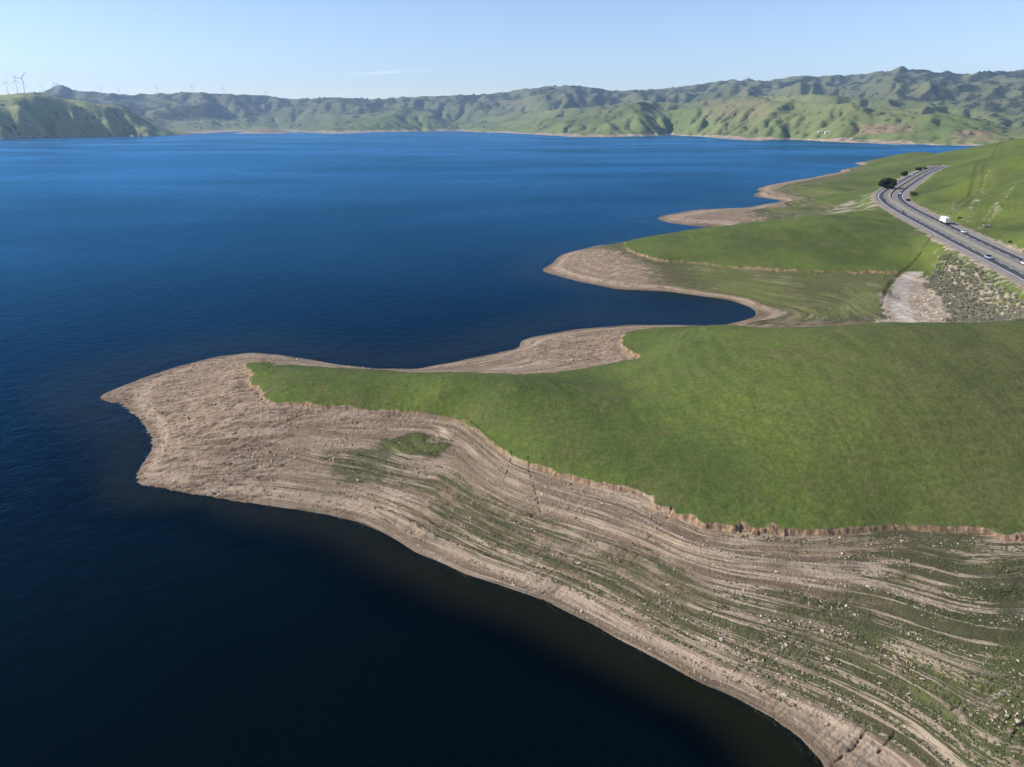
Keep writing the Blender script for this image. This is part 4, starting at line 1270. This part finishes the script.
# sagebrush between the gravel chute and the road: single shrubs
rg = np.random.default_rng(21)
protos = []
for k in range(5):
    lobes = [(0, 0, .45, .8, .75, .5)] + [(rg.uniform(-.7, .7), rg.uniform(-.7, .7), rg.uniform(.3, .7), .45, .45, .35) for _ in range(4)]
    V, Fc_ = leaves(260, lobes, .13, rg); V[:, 2] = np.maximum(V[:, 2], -.05)
    protos.append(mesh_np('shrub', V, Fc_, None, False, m_sage))
lo = P_SCRUB.min(0); hi = P_SCRUB.max(0)
cand = []
QX = rg.uniform(lo[0], hi[0], 9000); QY = rg.uniform(lo[1], hi[1], 9000)
qz, qm = terrain(QX[None, :], QY[None, :]); qz = qz[0]; qs = qm['scrub'][0]
dd_, _ = dist_polyline(QX, QY, road_c, 90)
taken = []
for i in range(9000):
    if qs[i] < .25 + .35 * rg.random() or dd_[i] < 17: continue
    if all((QX[i] - a) ** 2 + (QY[i] - b_) ** 2 > 1.3 for a, b_ in taken[-700:]): taken.append((QX[i], QY[i])); cand.append(i)
cand.sort(key=lambda i: QX[i] ** 2 + QY[i] ** 2)
vis = []
for i in cand:      # inside the picture and behind nothing
    dep_ = QY[i] * CP - (qz[i] - EYE) * SP
    uu = 512 + F * QX[i] / dep_; vv = 383.5 - F * (QY[i] * SP + (qz[i] - EYE) * CP) / dep_
    if uu < 1030 and vv < 319: vis.append(i)
print('shrubs', len(cand), len(vis))
for i in vis[:260]:
    o = link(bpy.data.objects.new('shrub', protos[rg.integers(5)]))
    sc_ = rg.uniform(.7, 1.35)
    o.location = (QX[i], QY[i], qz[i]); o.rotation_euler = (0, 0, rg.uniform(0, 6.28)); o.scale = (sc_, sc_, sc_ * rg.uniform(.8, 1.15))
    tag(o, 'rounded grey green shrub in the scrub below the highway', 'shrub', 'grey shrubs on the bank below the highway')


def scatter(name, P3, scl, protoV, protoF, mat, smooth, rg):
    """one mesh of many uncountable bits"""
    n_ = len(P3); k = len(protoV)
    a = rg.uniform(0, 6.28, n_); ca, sa = np.cos(a), np.sin(a)
    pv = protoV[None] * scl[:, None, :] * (1 + .22 * rg.normal(size=(n_, k, 1)))
    X_ = pv[..., 0] * ca[:, None] - pv[..., 1] * sa[:, None]; Y_ = pv[..., 0] * sa[:, None] + pv[..., 1] * ca[:, None]
    V = np.stack([X_ + P3[:, None, 0], Y_ + P3[:, None, 1], pv[..., 2] + P3[:, None, 2]], -1).reshape(-1, 3)
    Fc_ = (protoF[None] + (np.arange(n_) * k)[:, None, None]).reshape(-1, protoF.shape[1])
    return tag(link(bpy.data.objects.new(name, mesh_np(name, V, Fc_, None, smooth, mat))), kind='stuff')


rest = vis[260:] + [i for i in cand if i not in set(vis)]
if rest:
    rest = np.array(rest)
    V0, F0 = leaves(120, [(0, 0, .4, .85, .8, .5)], .17, rg)
    scatter('brush', np.stack([QX[rest], QY[rest], qz[rest]], -1), rg.uniform(.7, 1.3, (len(rest), 1)) * np.ones((1, 3)), V0, F0, m_sage, False, rg)

# stones on the drawdown slopes
bm = bmesh.new(); bmesh.ops.create_icosphere(bm, subdivisions=1, radius=1)
SV = np.array([v.co[:] for v in bm.verts]); SF = np.array([[v.index for v in f.verts] for f in bm.faces]); bm.free()
NS = 150000
ang = rg.uniform(R(-32), R(46), NS); ra = np.exp(rg.uniform(math.log(85), math.log(330), NS))
SX, SY = ra * np.sin(ang), ra * np.cos(ang)
bb = hinv(base_h(SX, SY))
dens = fbm(SX / 9, SY / 9, 101, 3) + .5 * fbm(SX / 2.5, SY / 2.5, 102, 2) + .25 * np.sin(bb * 4.2 + 2 * fbm(SX / 20, SY / 20, 103, 2))
ok = (bb > .25) & (bb < 12.6) & (dens + .35 * rg.random(NS) > .30)
SX, SY = SX[ok][:9500], SY[ok][:9500]
sz_, sm = terrain(SX[None], SY[None]); sz_ = sz_[0]
s0 = np.exp(rg.normal(-2.55, .5, len(SX))).clip(.04, .34)
s0 *= 1 + .5 * sm['rocky'][0]
scl = s0[:, None] * np.stack([rg.uniform(.9, 1.7, len(SX)), rg.uniform(.7, 1.2, len(SX)), rg.uniform(.4, .9, len(SX))], -1)
t = NT('loose_stone'); g = t.n('ShaderNodeNewGeometry')
isl_ = g.outputs['Random Per Island']
c_ = t.mix(t.ramp(isl_, .2, .9), (.22, .165, .12), (.44, .37, .29))
m_stone = t.surf(t.bsdf(c_, .9, .2))
scatter('stones', np.stack([SX, SY, sz_ + .15 * s0], -1), scl, SV, SF, m_stone, False, rg)

# weeds that have come up between the old waterlines
NS = 160000
ang = rg.uniform(R(-32), R(46), NS); ra = np.exp(rg.uniform(math.log(85), math.log(340), NS))
SX, SY = ra * np.sin(ang), ra * np.cos(ang)
bb = hinv(base_h(SX, SY)); ok = (bb > 1.2) & (bb < 12.6); SX, SY, bb = SX[ok], SY[ok], bb[ok]
sz_, sm = terrain(SX[None], SY[None]); sz_ = sz_[0]
f_ = sm['veg'][0] * .9 + .75 * fbm(SX / 8, SY / 8, 111, 3) + .45 * np.sin(bb * 2 * math.pi / 1.0 + 3.5 * fbm(SX / 26, SY / 26, 112, 3)) + .3 * rg.random(len(SX)) + .25 * sstep(6, 2, bb)
ok = f_ > .95
SX, SY, sz_ = SX[ok][:15000], SY[ok][:15000], sz_[ok][:15000]
print('weeds', len(SX))
WV, WF = leaves(9, [(0, 0, .35, .7, .7, .5)], .55, rg)
s0 = rg.uniform(.07, .20, len(SX))
scatter('weeds', np.stack([SX, SY, sz_], -1), s0[:, None] * np.array([[1.2, 1.2, .9]]), WV, WF, m_weed, False, rg)

# boulders down the gravel chute
NS = 9000
lo = P_CHUTE.min(0); hi = P_CHUTE.max(0)
SX = rg.uniform(lo[0], hi[0], NS); SY = rg.uniform(lo[1], hi[1], NS)
ok = (dist_polyline(SX, SY, CHAN, 12)[0] > 5) * inside(SX, SY, P_CHUTE, 2.0) * (1.2 * rg.random(NS)) * (.6 + fbm(SX / 7, SY / 7, 120, 3)) > .5
SX, SY = SX[ok], SY[ok]
zz_ = terrain(SX[None], SY[None])[0][0]
s0 = np.exp(rg.normal(-1.35, .45, len(SX))).clip(.1, .8)
scatter('rubble', np.stack([SX, SY, zz_ + .1 * s0], -1), s0[:, None] * np.array([[1.3, 1, .7]]), SV, SF, m_stone, False, rg)

# oak woods on the far hills
pw = np.clip(.35 * conc + .55 * east + 1.2 * fbm(FTH * 34, FLR * 34, 130, 4) + .35 * farr - .30 * gre, 0, 1) * (m1 > 30)
pw = pw * (sstep(0, .03, sm_))
pf = (pw / pw.sum()).ravel()
pk = rg.choice(len(pf), 9000, p=pf)
px_ = FX.ravel()[pk]; py_ = FY.ravel()[pk]; pz_ = m1.ravel()[pk]
sR = np.hypot(px_, py_) * .0011 * rg.uniform(.6, 1.4, len(pk))
bm = bmesh.new(); bmesh.ops.create_icosphere(bm, subdivisions=1, radius=1)
OV = np.array([v.co[:] for v in bm.verts]) * [1, 1, .8]; OF = np.array([[v.index for v in f.verts] for f in bm.faces]); bm.free()
scatter('woodland', np.stack([px_, py_, pz_ + .1 * sR], -1), sR[:, None] * rg.uniform(.7, 1.4, (len(pk), 3)), OV, OF, leaf_mat('far_oak_leaves', (.018, .026, .012), (.045, .056, .026)), False, rg)

# ------------------------------------------------------------------ wind turbines on the far ridges
HV = 383.5 - F * (((m1 - EYE) * CP + FY * SP) / (FY * CP - (m1 - EYE) * SP))


def far_point(u, v=None, lo=0.0, hi=9.0):
    """where the far ground lies at this bearing: the crest, or the nearest slope seen at height v"""
    e_ = .04
    for _ in range(3):
        a = math.atan((u - 512) / F * (CP - e_ * SP)); j = int(np.argmin(np.abs(fth - a)))
        q_ = np.where((sm_[:, j] > lo) & (sm_[:, j] < hi), (m1[:, j] - EYE) / FY[:, j], -1)
        e_ = float(q_.max()) if v is None else (124 - v) / F
    m = (sm_[:, j] > lo) & (sm_[:, j] < hi)
    c_ = np.where(m, HV[:, j], 1e9)
    i = int(c_.argmin())
    if v is not None:
        w_ = np.where(m & (HV[:, j] <= v))[0]
        if len(w_): i = int(w_[0])
    rr_ = rr[i, j]
    return rr_ * math.sin(a), rr_ * math.cos(a), float(m1[i, j]), j


m_tw = simple_mat('turbine_white', (.74, .76, .78), .5, .3, 0, .03)


def turbine_meshes():
    bm = bmesh.new(); cone(bm, (0, 0, -6), (0, 0, 1 * 84), 2.7, 1.5, 16); tw = bm
    return tw


tproto = None


def turbine(u, hub_px, blade_px, spin, yaw, label, lo=0.0, hi=9.0, v=None):
    global tproto
    x, y, z, j = far_point(u, v, lo, hi)
    px = math.hypot(x, y) / 690.0
    if tproto is None:
        root = empty('wind_turbine', (0, 0, 0))
        bm = bmesh.new(); cone(bm, (0, 0, -.08), (0, 0, .985), .026, .015, 16); bm_obj('tower', bm, m_tw, root, smooth=True)
        bm = bmesh.new(); box(bm, 0, .03, 1.01, .045, .15, .05, .01); bm_obj('nacelle', bm, m_tw, root)
        hub = empty('rotor', (0, -.06, 1.01)); hub.parent = root
        bm = bmesh.new(); cone(bm, (0, .02, 0), (0, -.04, 0), .028, .012, 12)
        bm_obj('hub', bm, m_tw, hub)
        for k in range(3):
            bm = bmesh.new()
            secs = [(0, .018, .018), (.06, .040, .018), (.2, .045, .012), (.4, .032, .008), (.55, .020, .005), (.62, .008, .003)]
            prev = None
            for (rz_, w_, th_) in secs:
                ring = [bm.verts.new((w_ * .5 * cc, th_ * .5 * ss - .02, rz_)) for cc, ss in ((1, 0), (.3, 1), (-.9, .3), (-.9, -.3), (.3, -1))]
                if prev:
                    for i in range(5): bm.faces.new((prev[i], prev[(i + 1) % 5], ring[(i + 1) % 5], ring[i]))
                else: bm.faces.new(ring)
                prev = ring
            bm.faces.new(prev)
            b_ = bm_obj('blade', bm, m_tw, hub); b_.rotation_euler = (0, k * 2 * math.pi / 3, 0)
        tproto = root; o = root
    else:
        o = copy_tree(tproto)
    Hh = hub_px * px * .92
    o.location = (x, y, z); o.scale = (Hh, Hh, Hh)
    o.rotation_euler = (0, 0, yaw)
    for c in o.children:
        if c.name.startswith('rotor'):
            c.rotation_euler = (0, spin, 0); k = blade_px / (.62 * hub_px); c.scale = (k, 1, k)
    tag(o, label, 'wind turbine', 'wind turbines along the far ridges')
    return o


NEAR = dict(lo=.05, hi=.34)
turbine(25, 11, 7.5, R(40), R(10), 'largest of the three wind turbines on the near left hill, blades clear against sky', **NEAR)
turbine(8.5, 9, 5.0, R(10), R(70), 'leftmost wind turbine on the near left hill, seen almost edge on', **NEAR)
turbine(18, 9.5, 5.5, R(0), R(75), 'thin wind turbine between the leftmost and the largest one', **NEAR)
FARR = dict(lo=.34)
for (u, hp_, bp_, vb_, sp_, yw, lb) in [
    (42, 5.5, 4, 93.5, R(25), R(20), 'faint wind turbine left of the blue peak'),
    (56, 11.5, 4.5, 97, R(-25), R(30), 'wind turbine on the left shoulder of the blue peak, left of a pair'),
    (58.6, 10.5, 3.6, 97, R(20), R(60), 'wind turbine on the left shoulder of the blue peak, right of a pair'),
    (78.5, 6.0, 3.5, 97, R(50), R(30), 'faint wind turbine just right of the blue peak'),
    (101.5, 7.5, 4.5, 97, R(60), R(5), 'wind turbine on the far ridge, first to stand clear right of the blue peak'),
    (119, 7, 4.2, 97.5, R(35), R(15), 'wind turbine on the far ridge above where the near left hill slopes down, blades slanted'),
    (157, 8, 4.2, 97, R(20), R(15), 'lone wind turbine on the far ridge above the foot of the near left hill'),
    (192.5, 9.5, 4.6, 96.5, R(0), R(20), 'wind turbine on the far ridge straight above where the left hill meets water'),
    (223.5, 8, 4.5, 97, R(10), R(20), 'wind turbine on the far ridge, second from the right end of the row'),
    (265.5, 6.0, 4.2, 98.5, R(70), R(10), 'wind turbine at the right end of the row, above the dark islet')]:
    turbine(u, hp_ * .9, bp_ * .8, sp_, yw, lb, lo=.1, v=vb_)

# lattice mast on the skyline at right
x, y, z, j = far_point(886)
ms = empty('radio_mast', (x, y, z)); tag(ms, 'thin radio mast on the highest skyline ridge at right', 'mast')
mst = simple_mat('mast_steel', (.3, .3, .3), .6, .4, .4)
bm = bmesh.new()
for a in range(3):
    p = Vector((1.5 * math.cos(a * 2.09), 1.5 * math.sin(a * 2.09), 0)); q = p * .35
    cone(bm, p + Vector((0, 0, -4)), q + Vector((0, 0, 44)), .35, .25, 6)
bm_obj('tower', bm, mst, ms)
bm = bmesh.new()
for k in range(11):
    z0 = k * 4; s0_ = 1.5 - .98 * z0 / 44; s1_ = 1.5 - .98 * (z0 + 4) / 44
    for a in range(3):
        cone(bm, (s0_ * math.cos(a * 2.09), s0_ * math.sin(a * 2.09), z0), (s1_ * math.cos((a + 1) * 2.09), s1_ * math.sin((a + 1) * 2.09), z0 + 4), .12, .12, 4)
bm_obj('bracing', bm, mst, ms)
bm = bmesh.new(); cone(bm, (0, 0, 43.5), (0, 0, 54), .2, .08, 6); bm_obj('antenna', bm, mst, ms)

# low white buildings by the far shore
m_wall = simple_mat('white_wall', (.55, .54, .52), .8, .2); m_roof = simple_mat('pale_roof', (.55, .55, .54), .6, .3); m_win = simple_mat('dark_window', (.03, .035, .04), .2, .5)
for (u, v, L_, W_, H_, lb) in [(827.5, 133.2, 28, 12, 5.5, 'right and larger of the two low white buildings by the far shore'), (819.5, 133.4, 20, 10, 4.5, 'left and smaller of the two low white buildings by the far shore')]:
    x, y, z, j = far_point(u, v)
    b_ = empty('building', (x, y, z)); tag(b_, lb, 'building', 'white buildings by the far shore')
    bm = bmesh.new(); box(bm, 0, 0, H_ / 2 - 2, L_, W_, H_ + 4); bm_obj('wall', bm, m_wall, b_)
    bm = bmesh.new()
    vs_ = [bm.verts.new(p) for p in [(-L_ / 2 - .6, -W_ / 2 - .6, H_), (L_ / 2 + .6, -W_ / 2 - .6, H_), (L_ / 2 + .6, W_ / 2 + .6, H_), (-L_ / 2 - .6, W_ / 2 + .6, H_), (-L_ / 2 - .6, 0, H_ + 2.4), (L_ / 2 + .6, 0, H_ + 2.4)]]
    for f in ((0, 1, 5, 4), (3, 4, 5, 2), (0, 4, 3), (1, 2, 5), (0, 3, 2, 1)): bm.faces.new([vs_[i] for i in f])
    bm_obj('roof', bm, m_roof, b_)
    for k in range(4):
        bm = bmesh.new(); box(bm, -L_ * .36 + k * L_ * .24, -W_ / 2 - .02, H_ * .55, 2.4, .12, 1.6); bm_obj('window', bm, m_win, b_)
print('done', time.time() - T0)
